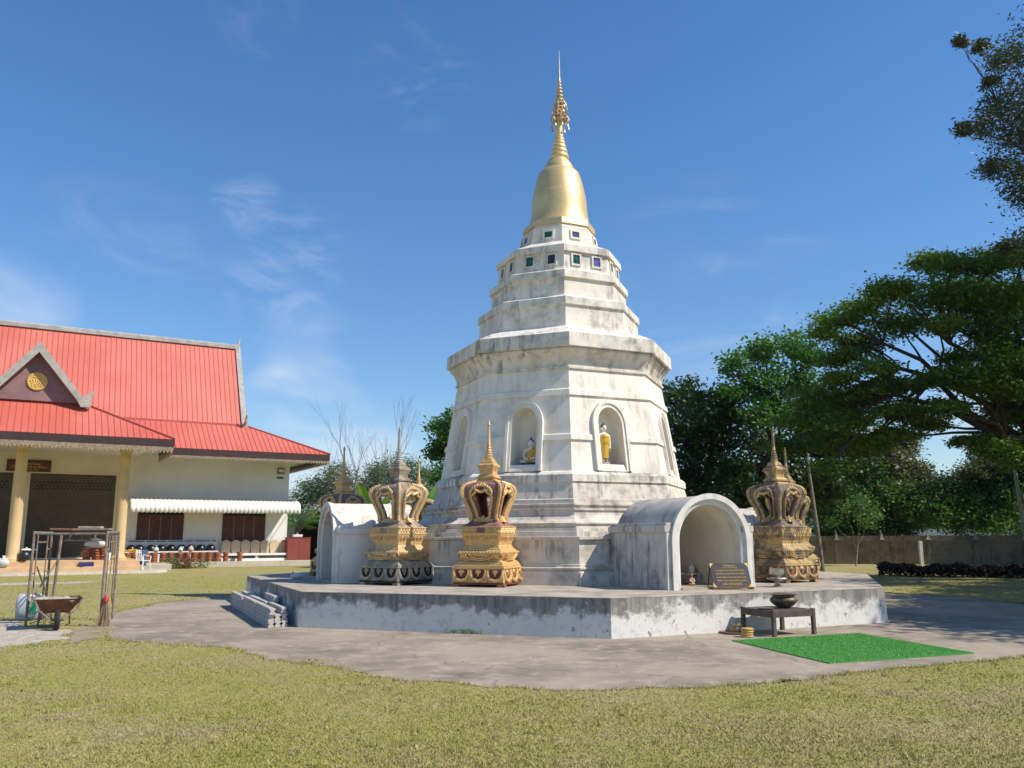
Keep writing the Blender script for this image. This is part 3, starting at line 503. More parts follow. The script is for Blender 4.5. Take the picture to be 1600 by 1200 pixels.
b = MB(); b.lathe([(.105, .14), (.10, .3), (.095, .45), (.112, .52), (.108, .6), (.115, .66), (.07, .71)], 16); b.M = Matrix.Diagonal((1, .7, 1, 1)); b.tube([(.11, 0, .70), (.145, 0, .55), (.14, -.02, .40), (.135, -.02, .3)], [.04, .036, .034, .02], 9); statue_obj('robe', b, ROBE, t, .012)
b = MB(); b.ell((0, .012, .88), (.066, .066, .06)); b.ell((0, .01, .935), (.03, .03, .03)); b.tube([(0, .01, .94), (0, .01, 1.02)], [.016, .003], 7); statue_obj('hair', b, HAIR, t, .009)

# ------------------------------------------------------------------ arched shrines against the stupa
def shrine(label, k, rf, hw, wallm=None, vaultm=None, group='arched shrines around the stupa'):
    th = ROT0 + (k+.5)*PI/4; L = rf - 4.40*C8
    t = thing('arched_shrine', label, 'shrine', (AX.x+math.cos(th)*rf, AX.y+math.sin(th)*rf, PZ), th+PI/2, group)   # local -y looks outward, y=0 front
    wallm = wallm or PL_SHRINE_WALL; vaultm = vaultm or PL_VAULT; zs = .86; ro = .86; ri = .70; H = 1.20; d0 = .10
    b = MB()
    for s_ in (-1, 1):
        x0, x1 = sorted((s_*.70, s_*hw)); b.box(x0, x1, d0, L, 0, H-.16)
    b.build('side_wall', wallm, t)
    b = MB()
    for s_ in (-1, 1):
        x0, x1 = sorted((s_*.70, s_*(hw+.045))); b.box(x0, x1, d0-.04, L, H-.16, H-.045)
        x0, x1 = sorted((s_*.70, s_*(hw-.0))); b.box(x0, x1, d0-.02, L, H-.045, H+.01)
        x0, x1 = sorted((s_*.86, s_*(hw+.015))); b.box(x0, x1, d0-.045, d0+.0, 0, H-.17)
    b.build('wall_cornice', wallm, t, bevel=.006)
    n = 28
    def arc(r, y, z0=zs, sx=1.0): return [(r*math.cos(PI*i/n)*sx, y, z0 + r*1.0*math.sin(PI*i/n)) for i in range(n+1)]
    b = MB(); b.stack([arc(.72, d0), arc(ro, d0), arc(ro, L), arc(.72, L)], False, False, False)
    b.build('vault_roof', vaultm, t, True, 40)
    def legarc(r, y): return [(r, y, 0)] + arc(r, y) + [(-r, y, 0)]
    b = MB(); b.stack([legarc(.875, d0+.02), legarc(.895, -.0), legarc(.79, -.0), legarc(.785, .06), legarc(.715, .06), legarc(.69, .075), legarc(.69, .30)], False, False, False); b.build('arch_frame', PL_SHRINE, t, True, 30)
    b = MB(); b.stack([legarc(.695, .25), legarc(.695, L-.03)], False, False, False); b.add([(-.7, L-.03, 0), (.7, L-.03, 0)] + [(x, L-.03, z) for x, y, z in arc(.7, 0)], [tuple([0, 1] + list(range(2, n+3)))])
    b.build('inner_shell', PL_INSIDE, t, True, 40)
    b = MB(); b.box(-.69, .69, .02, L-.03, 0, .035); b.build('floor_slab', DECK, t)
    return t
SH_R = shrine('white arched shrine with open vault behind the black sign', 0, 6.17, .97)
SH_L = shrine('white arched shrine facing the red roofed hall, seen from its side', 6, 5.95, .97, PL_SHRINE, PL_TOP)  # sunlit side put into the colour: lighter wall and vault than the other shrines
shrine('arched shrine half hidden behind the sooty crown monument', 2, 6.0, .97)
# inside the right shrine: low stool and figurines
th = ROT0 + .5*PI/4
def in_shrine(x, y): 
    c, s_ = math.cos(th+PI/2), math.sin(th+PI/2); p = SH_R.location; return (p.x + c*x - s_*y, p.y + s_*x + c*y, PZ+.035)
t = thing('offering_stool', 'low white stool with figurines inside the right arched shrine', 'stool', in_shrine(.34, 1.45), th+PI/2)
b = MB(); b.box(-.33, .33, -.16, .16, .17, .2); b.build('top', PL_SHRINE, t, bevel=.006)
for sx in (-1, 1):
    b = MB(); b.box(*sorted((sx*.3, sx*.26)), -.14, .14, 0, .17); b.build('leg', PL_SHRINE, t)
def figurine(label, x, y, z, h, mat):
    p = in_shrine(x, y); b = MB(); b.ell((0, 0, .12*h), (.32*h, .25*h, .12*h)); b.ell((0, 0, .4*h), (.19*h, .14*h, .25*h)); b.tube([(0, 0, .55*h), (0, 0, .7*h)], .06*h, 8); b.ell((0, 0, .8*h), (.1*h, .11*h, .14*h)); b.tube([(0, 0, .9*h), (0, 0, 1.05*h)], [.05*h, .005], 6)
    for s_ in (-1, 1): b.tube([(s_*.18*h, 0, .58*h), (s_*.27*h, -.05*h, .38*h), (s_*.06*h, -.2*h, .26*h)], [.06*h, .055*h, .04*h], 7)
    o = statue_obj('figurine', b, mat, None, .04*h); o.location = (p[0], p[1], p[2]+z); o.rotation_euler = (0, 0, th+PI/2); tag(o, label, 'figurine', 'figurines inside the right arched shrine')
figurine('pale cream figurine standing highest on the low shrine stool', .50, 1.40, .2, .22, SKINW); figurine('reddish brown figurine beside the pale one on the shrine stool', .36, 1.40, .2, .15, TRAYM); figurine('small dark figurine right of the pale one on the stool', .61, 1.42, .2, .13, CR_DIRTY[1])
figurine('reddish figurine on the shrine floor by the left jamb', -.06, .62, 0, .24, TRAYM); figurine('dark purple figurine in front of the shrine stool', .16, 1.1, 0, .27, PANELMAT)

# ------------------------------------------------------------------ crown monuments
BULB = [(.285, 1.92), (.27, 1.98), (.275, 2.05), (.30, 2.14), (.335, 2.24), (.372, 2.34), (.40, 2.43), (.415, 2.51), (.408, 2.58), (.375, 2.64), (.32, 2.675), (.25, 2.70), (.20, 2.72)]
def bw(z):
    for (h0, a), (h1, c) in zip(BULB, BULB[1:]):
        if a <= z <= c: return h0 + (h1-h0)*(z-a)/(c-a)
    return BULB[0][0] if z < BULB[0][1] else BULB[-1][0]
def crown(label, near, theta, mats, base=None, L=1.12, sz=1.0, group='crown monuments around the stupa'):
    g, st, rd = mats; base = base or g; th_ = R(theta); h = L/2*sz
    cx = near[0] + h*(-math.cos(th_)+math.sin(th_)); cy = near[1] + h*(math.sin(th_)+math.cos(th_))
    t = thing('crown_monument', label, 'monument', (cx, cy, PZ), -th_, group); t.scale = (sz, sz, sz); Zd = -0.642
    def pz(p): return [(a, c+Zd) for a, c in p]
    for sx in (-1, 1):
        for sy in (-1, 1): b = MB(); b.box(*sorted((sx*.55, sx*.40)), *sorted((sy*.55, sy*.42)), 0, .05); b.build('brick_foot', TERRA if mats is CR_NEW else base, t)
    b = MB(); b.sq(pz([(.555, .69), (.555, .715), (.535, .72), (.535, .985), (.555, .99), (.555, 1.02)])); b.build('base_block', base, t, bevel=.004)
    b = MB()
    for q in range(4):
        b.M = Matrix.Rotation(q*PI/2, 4, 'Z'); b.box(-.535, .535, -.557, -.554, .052, .085)
        for x in (-.36, 0, .36): b.prism([(x+.125*math.cos(a), .335-.23*math.sin(a)) for a in [PI*i/12 for i in range(13)]], -.5385, -.53)
    b.M = None; b.build('petal_hollow', rd if base is not CR_BLACK else DARK, t)
    b = MB(); b.sq(pz([(.53, 1.018), (.535, 1.05), (.51, 1.055), (.505, 1.085), (.48, 1.09), (.475, 1.115), (.455, 1.12), (.44, 1.135)])); b.build('base_steps', base, t, bevel=.004)
    b = MB()                                                          # petals in relief round the base
    for q in range(4):
        b.M = Matrix.Rotation(q*PI/2, 4, 'Z')
        for x in (-.36, 0, .36):
            y = -.537; zb = .75-.642
            b.tube([(x-.155, y, zb+.22), (x-.155, y-.012, zb+.14), (x-.115, y-.018, zb+.05), (x, y-.022, zb+.005), (x+.115, y-.018, zb+.05), (x+.155, y-.012, zb+.14), (x+.155, y, zb+.22)], [.022, .03, .034, .036, .034, .03, .022], 7)
            b.ell((x, y-.004, zb+.185), (.065, .02, .045), 10, 6); b.tube([(x, y-.008, zb+.18), (x, y-.008, zb+.09)], [.045, .006], 7)
        for x in (-.18, .18): b.tube([(x, -.54, .0+.10), (x, -.55, .16), (x, -.54, .34)], [.012, .026, .014], 6)
        for sx in (-1, 1): b.tube([(sx*.525, -.535, .09), (sx*.525, -.535, .34)], .022, 6)
    b.M = None; b.build('petal_relief', base, t, True)
    b = MB(); b.sq(pz([(.42, 1.133), (.41, 1.145), (.415, 1.165), (.455, 1.20), (.478, 1.255), (.478, 1.29), (.455, 1.32), (.45, 1.335), (.42, 1.345), (.415, 1.37), (.385, 1.38), (.375, 1.42), (.36, 1.43), (.355, 1.455)])); b.build('lotus_tier', g, t, bevel=.004)
    b = MB()
    for q in range(4):
        b.M = Matrix.Rotation(q*PI/2, 4, 'Z'); y = -.475
        for i in range(13): x = -.42 + i*.07; b.ell((x, y-.004, 1.30-.642), (.036, .022, .028), 8, 5)
        for r_ in (.30, .22): b.tube([(r_*math.cos(a), y-.012, 1.28-.642 - r_*.42*math.sin(a)) for a in [PI*i/10 for i in range(11)]], .016, 6)
        for sx in (-1, 1): b.ell((sx*.44, -.44, 1.25-.642), (.05, .05, .06), 8, 6)
    b.M = None; b.build('lotus_petals', g, t, True)
    b = MB(); b.sq(pz([(.355, 1.45), (.36, 1.47), (.365, 1.50), (.385, 1.57), (.42, 1.635), (.425, 1.665)])); b.build('flared_tier', g, t)
    b = MB()
    for q in range(4):                                                # scrolls carved on the flare
        b.M = Matrix.Rotation(q*PI/2, 4, 'Z')
        for i in range(7):
            x = -.30 + i*.10; y = -.40
            b.tube([(x+.035*math.cos(a)*(1-a/9), y-.004-.02*math.sin(a), 1.57-.642+.045*math.sin(a)*(1-a/9)) for a in [k_*.7 for k_ in range(8)]], .009, 5)
        b.ell((0, -.405, 1.585-.642), (.03, .025, .06), 8, 6)
    b.M = None; b.build('scroll_relief', g, t, True)
    b = MB(); b.sq(pz([(.425, 1.664), (.435, 1.67), (.435, 1.685), (.42, 1.69), (.42, 1.785), (.435, 1.79), (.435, 1.81), (.36, 1.815)])); b.build('lattice_band', g, t, bevel=.003)
    b = MB()
    for q in range(4):
        b.M = Matrix.Rotation(q*PI/2, 4, 'Z')
        for i in range(10):
            x = -.40 + i*.08
            for s_ in (-1, 1): b.tube([(x+.04-s_*.04, -.423, 1.695-.642), (x+.04+s_*.04, -.423, 1.78-.642)], .009, 4)
    b.M = None; b.build('lattice_relief', g if base is g or base is not CR_BLACK else g, t, True)
    b = MB(); b.box(-.08, .09, -.433, -.424, 1.69-.642, 1.785-.642); b.build('name_plate', st, t)
    b = MB(); b.sq(pz([(.40, 1.812), (.375, 1.84), (.34, 1.86), (.31, 1.89), (.285, 1.93)])); b.build('cage_foot', st, t)
    # the open cage
    zs = [1.925 + i*(2.72-1.925)/30 for i in range(31)]; zo0, zo1 = 1.955, 2.50
    def ow(z):                                                        # opening half width as a share of the face
        if z <= zo0 or z >= zo1: return 0.0
        u_ = (z-zo0)/(zo1-zo0); return (0.37 + 0.19*u_)*min(1.0, math.sqrt(max(0, 1-u_))*2.4)*min(1, u_*14+.5)
    b = MB()
    for q in range(4):
        M_ = Matrix.Rotation(q*PI/2, 4, 'Z'); vs = []; fs = []
        for z in zs:
            w = bw(z); o_ = max(ow(z), .004)
            for u_ in (-1, -.75, -(o_+.75)/2, -o_, o_, (o_+.75)/2, .75, 1):
                vs.append(M_ @ Vector((u_*w, -w*(1 - .04*(1-abs(u_))), z+Zd)))
        for i in range(len(zs)-1):
            for j in range(7):
                if j == 3 and zo0 < (zs[i]+zs[i+1])/2 < zo1: continue
                a = i*8+j; fs.append((a, a+1, a+9, a+8))
        b.add(vs, fs)
    o = b.build('cage_shell', [st, rd], t, True, 50); so_ = o.modifiers.new('thick', 'SOLIDIFY'); so_.thickness = .055; so_.offset = -1; so_.material_offset = 1; so_.material_offset_rim = 0; so_.use_even_offset = False
    for q in range(4):
        M_ = Matrix.Rotation(q*PI/2, 4, 'Z'); b = MB(); b.M = M_
        zl = [zo0 + (zo1-zo0)*i/16 for i in range(17)]
        def pt(z, s_, k_=.03):
            w = bw(z); return (s_*(ow(z)*w + (k_ if z < zo1-.06 else k_*.5)), -w-.008, z+Zd)
        for s_ in (-1, 1): b.tube([(s_*.10, -bw(1.94)-.01, 1.93+Zd)] + [pt(z, s_) for z in zl[:-1]] + [(s_*.10, -bw(2.52)-.012, 2.525+Zd), (0, -bw(2.5)-.012, 2.485+Zd)], [.036]+[.03]*16+[.036, .028], 8)
        for i in range(14):                                           # leafy crest over the arch
            a = PI*i/13; x = .235*math.cos(a); z = 2.45 + .17*math.sin(a); w = bw(z); b.ell((x, -w-.02, z+Zd), (.032, .026, .036), 7, 5)
            if i % 2: b.ell((x*.6, -bw(z+.03)-.015, z+.035+Zd), (.03, .022, .03), 7, 5)
        for i in range(5): b.ell(((i-2)*.085, -.275-.02*(i % 2), 1.93+Zd), (.05, .025, .05-.008*abs(i-2)), 7, 5)
        b.tube([(0, -.29, 1.90+Zd), (0, -.285, 2.04+Zd)], [.11, .005], 8)
        b.build('arch_trim', g, t, True)
        b = MB(); b.M = M_
        b.tube([(bw(z)*.985, -bw(z)*.985, z+Zd) for z in zs], [.032]*len(zs), 8)
        for i in range(24): z = 1.95 + i*(2.70-1.95)/23; b.ell((bw(z)*1.0+.018, -bw(z)*1.0-.018, z+Zd), (.026, .026, .022), 6, 5)
        b.build('ridge_trim', g, t, True)
    b = MB(); b.sq(pz([(.20, 2.715), (.19, 2.74), (.165, 2.76), (.165, 2.775), (.195, 2.785), (.195, 2.815), (.165, 2.825), (.155, 2.85), (.135, 2.86), (.135, 2.92), (.155, 2.97), (.18, 3.02), (.18, 3.055), (.15, 3.075), (.145, 3.09), (.125, 3.10), (.13, 3.125), (.105, 3.14), (.10, 3.17), (.085, 3.19)])); b.build('roof_box', g if base is g else st, t, bevel=.003)
    b = MB(); pr = []; z = 3.185; r_ = .088
    for q in range(5): pr += [(r_*.8, z), (r_, z+.012), (r_, z+.032), (r_*.8, z+.046)]; z += .05; r_ *= .87
    pr += [(.036, z+.01), (.045, z+.03), (.034, z+.06), (.024, z+.33), (.021, 3.87), (.033, 3.88), (.033, 3.905), (.022, 3.92), (.02, 3.95), (.004, 3.985)]
    b.lathe(pz(pr), 12); b.build('spire', g if base is g else CEMENT, t, True, 40)
    return t
crown('bright golden crown monument with spire nearest the middle of the platform', (-.16, 16.62), 21, CR_NEW)
crown('weathered golden crown monument on blackened base left of the bright one', (-2.31, 17.34), 36, CR_OLD, CR_BLACK)
crown('soot stained crown monument beside the right arched shrine', (5.62, 17.70), 55, CR_DIRTY, CR_DIRTY[0], 1.15)
crown('crown monument rising behind the left arched shrine', (-4.38, 21.45), 40, CR_NEW)
crown('crown monument mostly hidden behind the weathered one and the shrine', (-2.77, 24.8), 40, CR_WARM)
crown('crown monument peeping out behind the sooty one on the right', (7.5, 22.1), 40, CR_DIRTY, CR_DIRTY[0])

# ------------------------------------------------------------------ platform clutter
def text_mesh(name, s, size, mat, parent, m4, depth=.002, align='CENTER'):
    cu = bpy.data.curves.new(name, 'FONT'); cu.body = s; cu.size = size; cu.align_x = align; cu.align_y = 'CENTER'; cu.extrude = depth
    tmp = bpy.data.objects.new('tmp', cu); COL.objects.link(tmp); bpy.context.view_layer.update()
    me = bpy.data.meshes.new_from_object(tmp.evaluated_get(bpy.context.evaluated_depsgraph_get())); bpy.data.objects.remove(tmp)
    me.materials.clear(); me.materials.append(mat); me.name = name; o = bpy.data.objects.new(name, me); COL.objects.link(o); o.parent = parent; o.matrix_local = m4
    xs = [v.co.x for v in me.vertices]; return o, (max(xs)-min(xs)) if xs else 0
p = in_shrine(.26, -.20); p = Vector(p); rzs = ROT0 + .5*PI/4 + PI/2
t = thing('prayer_sign', 'black board with gold lettering on a low wooden easel before the arched shrine', 'sign', (p.x, p.y, PZ), rzs - R(20)); t.scale = (.90, 1.05, .92)
TB = Matrix.Translation((0, 0, .045)) @ Matrix.Rotation(R(-24), 4, 'X')
b = MB(); b.M = TB; b.box(-.40, .40, 0, .018, 0, .50); b.build('board', BLACKBOARD, t, bevel=.004)
for i, (s, w, z) in enumerate((('คำไหว้พระธาตุ', .25, .445), ('ยา ปาตุภูตา อะตุลานุภาวา จิรัง ปะติฏฐา', .60, .345), ('นันทะกัปปะปุเร เทเวนะ คุตตา อุตตะราภิทัยยา', .60, .275), ('นะมามิ หันตัง วะระชินะธาตุง อะหัง วันทามิ', .62, .20), ('สัพพะทา ยาวะ ตา ฐิตา ธาตุโย นะมามิหัง', .60, .13), ('อะหัง วันทามิ ทูระโต', .40, .06))):
    o, wd = text_mesh('lettering', s, .05, LETTER, t, Matrix.Identity(4))
    k_ = w/max(wd, 1e-3); o.matrix_local = TB @ Matrix.Translation((0, -.003, z)) @ Matrix.Rotation(PI/2, 4, 'X') @ Matrix.Diagonal((k_, min(1.5, max(.9, k_)), 1, 1))
b = MB(); b.M = TB; b.box(-.17, .17, -.004, 0, .402, .406); b.build('rule_line', LETTER, t)
for sx in (-1, 1):
    for z0, sz_ in ((.0, 1), (.50, -1)):
        b = MB(); b.M = TB; x = sx*.40; b.add([(x, -.004, z0), (x-sx*.075, -.004, z0), (x-sx*.05, -.004, z0+sz_*.03), (x-sx*.025, -.004, z0+sz_*.055), (x, -.004, z0+sz_*.10)], [(0, 1, 2, 3, 4)]); b.build('gold_corner', LETTER, t)
b = MB(); b.box(-.42, .42, -.05, .02, .02, .05); b.box(-.42, -.38, -.06, .38, 0, .025); b.box(.38, .42, -.06, .38, 0, .025); b.build('easel_rail', PLANKB, t)
b = MB()
for sx in (-1, 1): b.tube([(sx*.39, .20, .46), (sx*.40, .37, .01)], .012, 6)
b.build('easel_leg', HUTWOOD, t)
p = gz(1215, 917, PZ)
t = thing('offering_bowl', 'silver bowl on a footed tray at the platform edge', 'bowl', (p.x, p.y, PZ))
b = MB(); b.lathe([(.10, 0), (.10, .015), (.045, .05), (.035, .085), (.07, .11), (.17, .145), (.205, .165), (.20, .172), (.16, .155), (.06, .15)], 28); b.build('footed_tray', SILVER, t, True, 50)
b = MB(); b.lathe([(.05, .151), (.06, .17), (.055, .185), (.10, .21), (.135, .25), (.14, .30), (.13, .335), (.135, .345), (.125, .345), (.12, .30), (.08, .23)], 28); b.build('bowl', SILVER, t, True, 50)
p = gz(465, 905, PZ); b = MB(); b.ell((0, 0, .07), (.17, .12, .08), 14, 8); b.tube([(-.1, 0, .08), (-.15, .02, .12), (-.12, .03, .17)], [.04, .03, .02], 7); o = b.build('plastic_bag', CLEARBAG, None, True, 180); o.location = (p.x, p.y, PZ); tag(o, 'crumpled white plastic bag lying on the platform by the left shrine', 'bag')
for i, (u, v, s_) in enumerate(((535, 908, 'left'), (544, 910, 'right'))):
    p = gz(u, v, PZ); b = MB(); b.lathe([(.035, 0), (.045, .01), (.055, .07), (.06, .11), (.052, .11), (.045, .03)], 14); o = b.build('offering_cup', CR_NEW[2], None, True); o.location = (p.x, p.y, PZ); tag(o, ('taller' if i == 0 else 'lower') + ' dark red cup on the platform beside the weathered crown monument', 'cup', 'dark red cups'); o.scale = (1, 1, 1.3 if i == 0 else .8)

# table with bowl, mat, small offerings
PR = math.atan2(16.27-13.83, 7.02-1.565)
def tp(x, y): return (4.22 + .42*math.cos(PR)-.40*math.sin(PR) + x*math.cos(PR)-y*math.sin(PR), 14.03 + .42*math.sin(PR)+.40*math.cos(PR) + x*math.sin(PR)+y*math.cos(PR))
c = tp(0, 0); t = thing('low_table', 'low dark wooden table against the platform wall by the green mat', 'table', (*c, 0), PR)
b = MB()
for i in range(5): b.box(-.42+i*.168+.003, -.42+(i+1)*.168-.003, -.38, .38, .385, .405)
b.build('tabletop', TABLEW, t, bevel=.003)
b = MB(); b.box(-.41, .41, -.40, -.375, .30, .41); b.box(-.41, .41, .375, .40, .30, .41); b.box(-.44, -.415, -.39, .39, .30, .41); b.box(.415, .44, -.39, .39, .30, .41); b.build('apron_rail', TABLEW, t, bevel=.004)
for sx in (-1, 1):
    for sy in (-1, 1):
        b = MB(); b.box(*sorted((sx*.445, sx*.385)), *sorted((sy*.405, sy*.345)), 0, .425); b.build('leg', TABLEW, t, bevel=.005)
c = tp(.20, .06); t = thing('bronze_bowl', 'wide dark bronze bowl standing on the low table', 'bowl', (*c, .405)); t.scale = (.96, .96, .84)
b = MB(); b.lathe([(.10, 0), (.11, .012), (.12, .02), (.19, .075), (.235, .13), (.24, .165), (.215, .20), (.185, .225), (.185, .24), (.23, .262), (.235, .268), (.225, .268), (.175, .24), (.20, .16), (.15, .08), (.05, .05)], 36); b.build('vessel', BRASS, t, True, 50)
b = MB()
for i in range(7):
    a = i*2.4; b.tube([(.05*math.cos(a), .05*math.sin(a), .06), (.07*math.cos(a), .07*math.sin(a), .30+.03*(i % 3))], .003, 4)
b.build('incense_stick', TRAYM, t)
c = tp(-.26, -.02); b = MB(); b.lathe([(.07, 0), (.12, .01), (.135, .022), (.128, .024), (.07, .012)], 24); o = b.build('plate', SILVER, None, True); o.location = (*c, .405); tag(o, 'small shiny metal plate on the low table beside the bronze bowl', 'plate')
p = gz(1148, 990); b = MB(); b.lathe([(.17, .0), (.22, .012), (.235, .035), (.225, .037), (.17, .02)], 28); o = b.build('tray', TRAYM, None, True); o.location = (p.x, p.y, .004); o.scale = (1.05, 1, 1); tag(o, 'round reddish brown tray on the concrete left of the low table', 'tray')
t = thing('straw_basket', 'small frayed straw basket standing on the round tray', 'basket', (p.x+.03, p.y, .026)); t.scale = (.82, .82, .8); b = MB(); b.lathe([(.09, 0), (.12, .03), (.125, .08), (.11, .12), (.10, .12), (.09, .05)], 18); b.build('bowl', SHELL, t, True)
b = MB()
for i in range(26): a = i*2.4; b.tube([(.09*math.cos(a), .09*math.sin(a), .09), (.115*math.cos(a), .115*math.sin(a), .15), (.10*math.cos(a+.2), .10*math.sin(a+.2), .18+.03*random.random())], [.02, .014, .002], 5)
b.build('frayed_rim', SHELL, t, True)
p = gz(1168, 996)
for i in range(4):
    b = MB(); b.lathe([(.0, 0), (.085, 0), (.097, .008), (.10, .018), (.097, .028), (.085, .036), (0, .036)], 24); o = b.build('wax_disc', WAX, None, True, 50); o.location = (p.x+random.uniform(-.006, .006), p.y, .004+i*.0365)
    tag(o, ['yellow wax disc at the bottom of the small stack', 'yellow wax disc second from the bottom of the stack', 'yellow wax disc just under the top one of the stack', 'yellow wax disc on top of the small stack'][i] + ' by the mat', 'wax disc', 'stacked yellow wax discs')
mc = [Vector(q) for q in ((3.39, 13.53, 0), (4.01, 11.12, 0), (6.33, 12.01, 0), (5.72, 14.42, 0))]
t = thing('turf_mat', 'bright green artificial turf mat lying on the concrete before the table', 'mat')
b = MB(); b.stack([[(q.x, q.y, .005) for q in mc], [(q.x, q.y, .018) for q in mc]]); b.build('backing', TURF, t)
n = 60000; uu = RNG.uniform(0.004, .996, n)[:, None]; vv = RNG.uniform(.004, .996, n)[:, None]; q = [np.array(m_) for m_ in mc]
P_ = q[0]*(1-uu)*(1-vv) + q[1]*uu*(1-vv) + q[2]*uu*vv + q[3]*(1-uu)*vv; P_[:, 2] = .016; h = RNG.uniform(.007, .016, n); a = RNG.uniform(0, 6.28, n); v = np.empty((n, 3, 3)); d = np.stack([np.cos(a), np.sin(a), np.zeros(n)], 1)*.003
v[:, 0] = P_-d; v[:, 1] = P_+d; v[:, 2] = P_ + np.stack([RNG.normal(0, .008, n), RNG.normal(0, .008, n), h], 1); o = npmesh('turf_fibre', v.reshape(-1, 3), 3, FIBRE, t); o['kind'] = 'stuff'

# concrete posts stacked along the platform
A0 = Vector((-3.88, 15.75)); dv = (Vector((-6.9, 22.3))-A0).normalized(); nv = Vector((-dv.y, dv.x))
if nv.x > 0: nv = -nv
def cpost(label, s0, ln, off, z, tilt=0.0):
    t_ = A0 + dv*s0 + nv*off; b = MB(); w = .052
    b.stack([[(0 if e == 0 else ln, y, zz) for y, zz in ((-w, 0), (w, 0), (w, .04), (w-.022, .052), (w-.022, .07), (w, .082), (w, .112), (-w, .112), (-w, .082), (-w+.022, .07), (-w+.022, .052), (-w, .04))] for e in (0, 1)])
    o = b.build('concrete_post', CPOST, None, bevel=.004); o.location = (t_.x, t_.y, z); o.rotation_euler = (0, 0, math.atan2(dv.y, dv.x)+tilt); tag(o, label, 'concrete post', 'concrete posts stacked along the platform')
lay = ['bottom', 'middle', 'top']
for seg, (s0, sw) in enumerate(((.12, 'nearest'), (2.0, 'middle'), (3.9, 'farthest'))):
    for l in range(3):
        cpost(f'grey concrete post, {lay[l]} of the outer row in the {sw} third of the pile', s0+[0, .03, -.02][l]+.0, 1.85, .46+random.uniform(-.012, .012), .004+l*.113, random.uniform(-.008, .008))
for r_, off in ((1, .335), (2, .21)):
    for l in range(2 if r_ == 1 else 3):
        cpost(f'concrete post, {lay[l]} of the {"second" if r_ == 1 else "innermost"} row at the near end of the pile', .14+.06*l+.03*r_, 1.85, off, .004+l*.113, random.uniform(-.01, .01))
    cpost(f'concrete post on the ground in the {"second" if r_ == 1 else "innermost"} row, far half of the pile', 2.1, 3.4, off, .004); cpost(f'long concrete post raised on the {"second" if r_ == 1 else "innermost"} row, far half of the pile', 2.1, 3.4, off, .117)
cpost('loose concrete post lying on top of the pile against the platform', 1.9, 2.1, .26, .232, .01); cpost('far loose concrete post lying on top of the pile', 4.0, 1.9, .24, .232, -.01); cpost('loose concrete post nearest the platform wall on top of the pile', 1.75, 1.2, .12, .345)

# ------------------------------------------------------------------ scaffold, barrow and sack on the lawn
A_ = Vector((-8.96, 16.0, 0)); D_ = Vector((-7.62, 16.06, 0)); dd = Vector((-.29, .957, 0))*1.46; B_ = A_+dd; E_ = D_+dd; HZ = Vector((0, 0, 1.74))
t = thing('scaffold', 'rusty tubular steel scaffold standing on the lawn before the hall', 'scaffold')
def fr_(p, q, inner):
    b = MB(); b.tube([p, p+HZ], .024, 8); b.tube([q, q+HZ], .024, 8); b.tube([p+HZ*.985, q+HZ*.985], .022, 8); b.build('end_frame', RUST, t, True)
    b = MB()
    for f_ in (.30, .55, .80): b.tube([p+HZ*f_, p+(q-p)*.22+HZ*f_], .014, 6); b.tube([q+HZ*f_, q+(p-q)*.22+HZ*f_], .014, 6)
    for r_, s_ in ((p, q), (q, p)):
        w = (s_-r_)*.22; b.tube([r_+w+HZ*.96, r_+w+HZ*.34, r_+w*.9+HZ*.25, r_+w*.6+HZ*.2, r_+HZ*.19], .014, 6)
    b.tube([p+(q-p)*.22+HZ*.88, q-(q-p)*.22+HZ*.88], .016, 6)
    b.build('ladder_rung', RUST, t, True)
fr_(A_, B_, 1); fr_(D_, E_, 1)
b = MB(); b.tube([A_+HZ*.97, D_+HZ*.97], .02, 8); b.tube([B_+HZ*.97, E_+HZ*.97], .02, 8); b.tube([A_+dd*.25+HZ*.90+Vector((.5, 0, 0)), D_+dd*.25+HZ*.90], .018, 8)
for f_ in (.45, .62, .8): p = A_.lerp(D_, f_)+dd*.2; b.tube([p+HZ*.90, p+HZ*.98], .014, 6)
b.build('top_rail', RUST, t, True)
b = MB(); b.tube([A_+HZ*.62+dd*.3, B_+HZ*.1+Vector((.15, 0, 0))], .014, 6); b.tube([A_+HZ*.3+dd*.6+Vector((-.1, 0, 0)), B_+HZ*.7+Vector((.2, 0, 0))], .014, 6); b.tube([B_+Vector((.12, 0, .02)), B_+Vector((.25, -.1, 1.66))], .03, 8); b.build('cross_brace', RUST, t, True)
def board(name, label, s0, s1, dep, z, mat, w=.16):
    p = A_.lerp(D_, s0)+dd*dep; q = A_.lerp(D_, s1)+dd*dep; c = (p+q)/2; b = MB(); b.rbox((0, 0, 0), ((q-p).length, w, .035)); o = b.build(name, mat, None, bevel=.004); o.location = (c.x, c.y, z); o.rotation_euler = (0, random.uniform(-.02, .02), math.atan2((q-p).y, (q-p).x)+.05); tag(o, label, 'board', 'boards lying on the scaffold')
board('scaffold_board', 'short brown board lying on top of the scaffold', .18, .50, .25, 1.775, PLANKB, .2); board('scaffold_board', 'longer grey board lying across the top of the scaffold', .40, .95, .5, 1.775, PLANK, .22); board('scaffold_board', 'thick pale board end lying on the scaffold top', .58, .88, .2, 1.81, MORTAR, .2)
p = gz(86, 984)
t = thing('wheelbarrow', 'rusty wheelbarrow heaped with dry mortar in front of the scaffold', 'wheelbarrow', (p.x-.17, p.y+.30, 0), R(31)); t.scale = (1.04, 1.0, .95)
b = MB(); tr = lambda x, y, z: [(-x, -y, z), (x, -y, z), (x, y, z), (-x, y, z)]
b.stack([tr(.20, .24, .30), tr(.37, .42, .56), tr(.40, .45, .57), tr(.385, .435, .565), tr(.19, .23, .31)], True, True); b.build('tray', RUSTTRAY, t, bevel=.01)
b = MB()
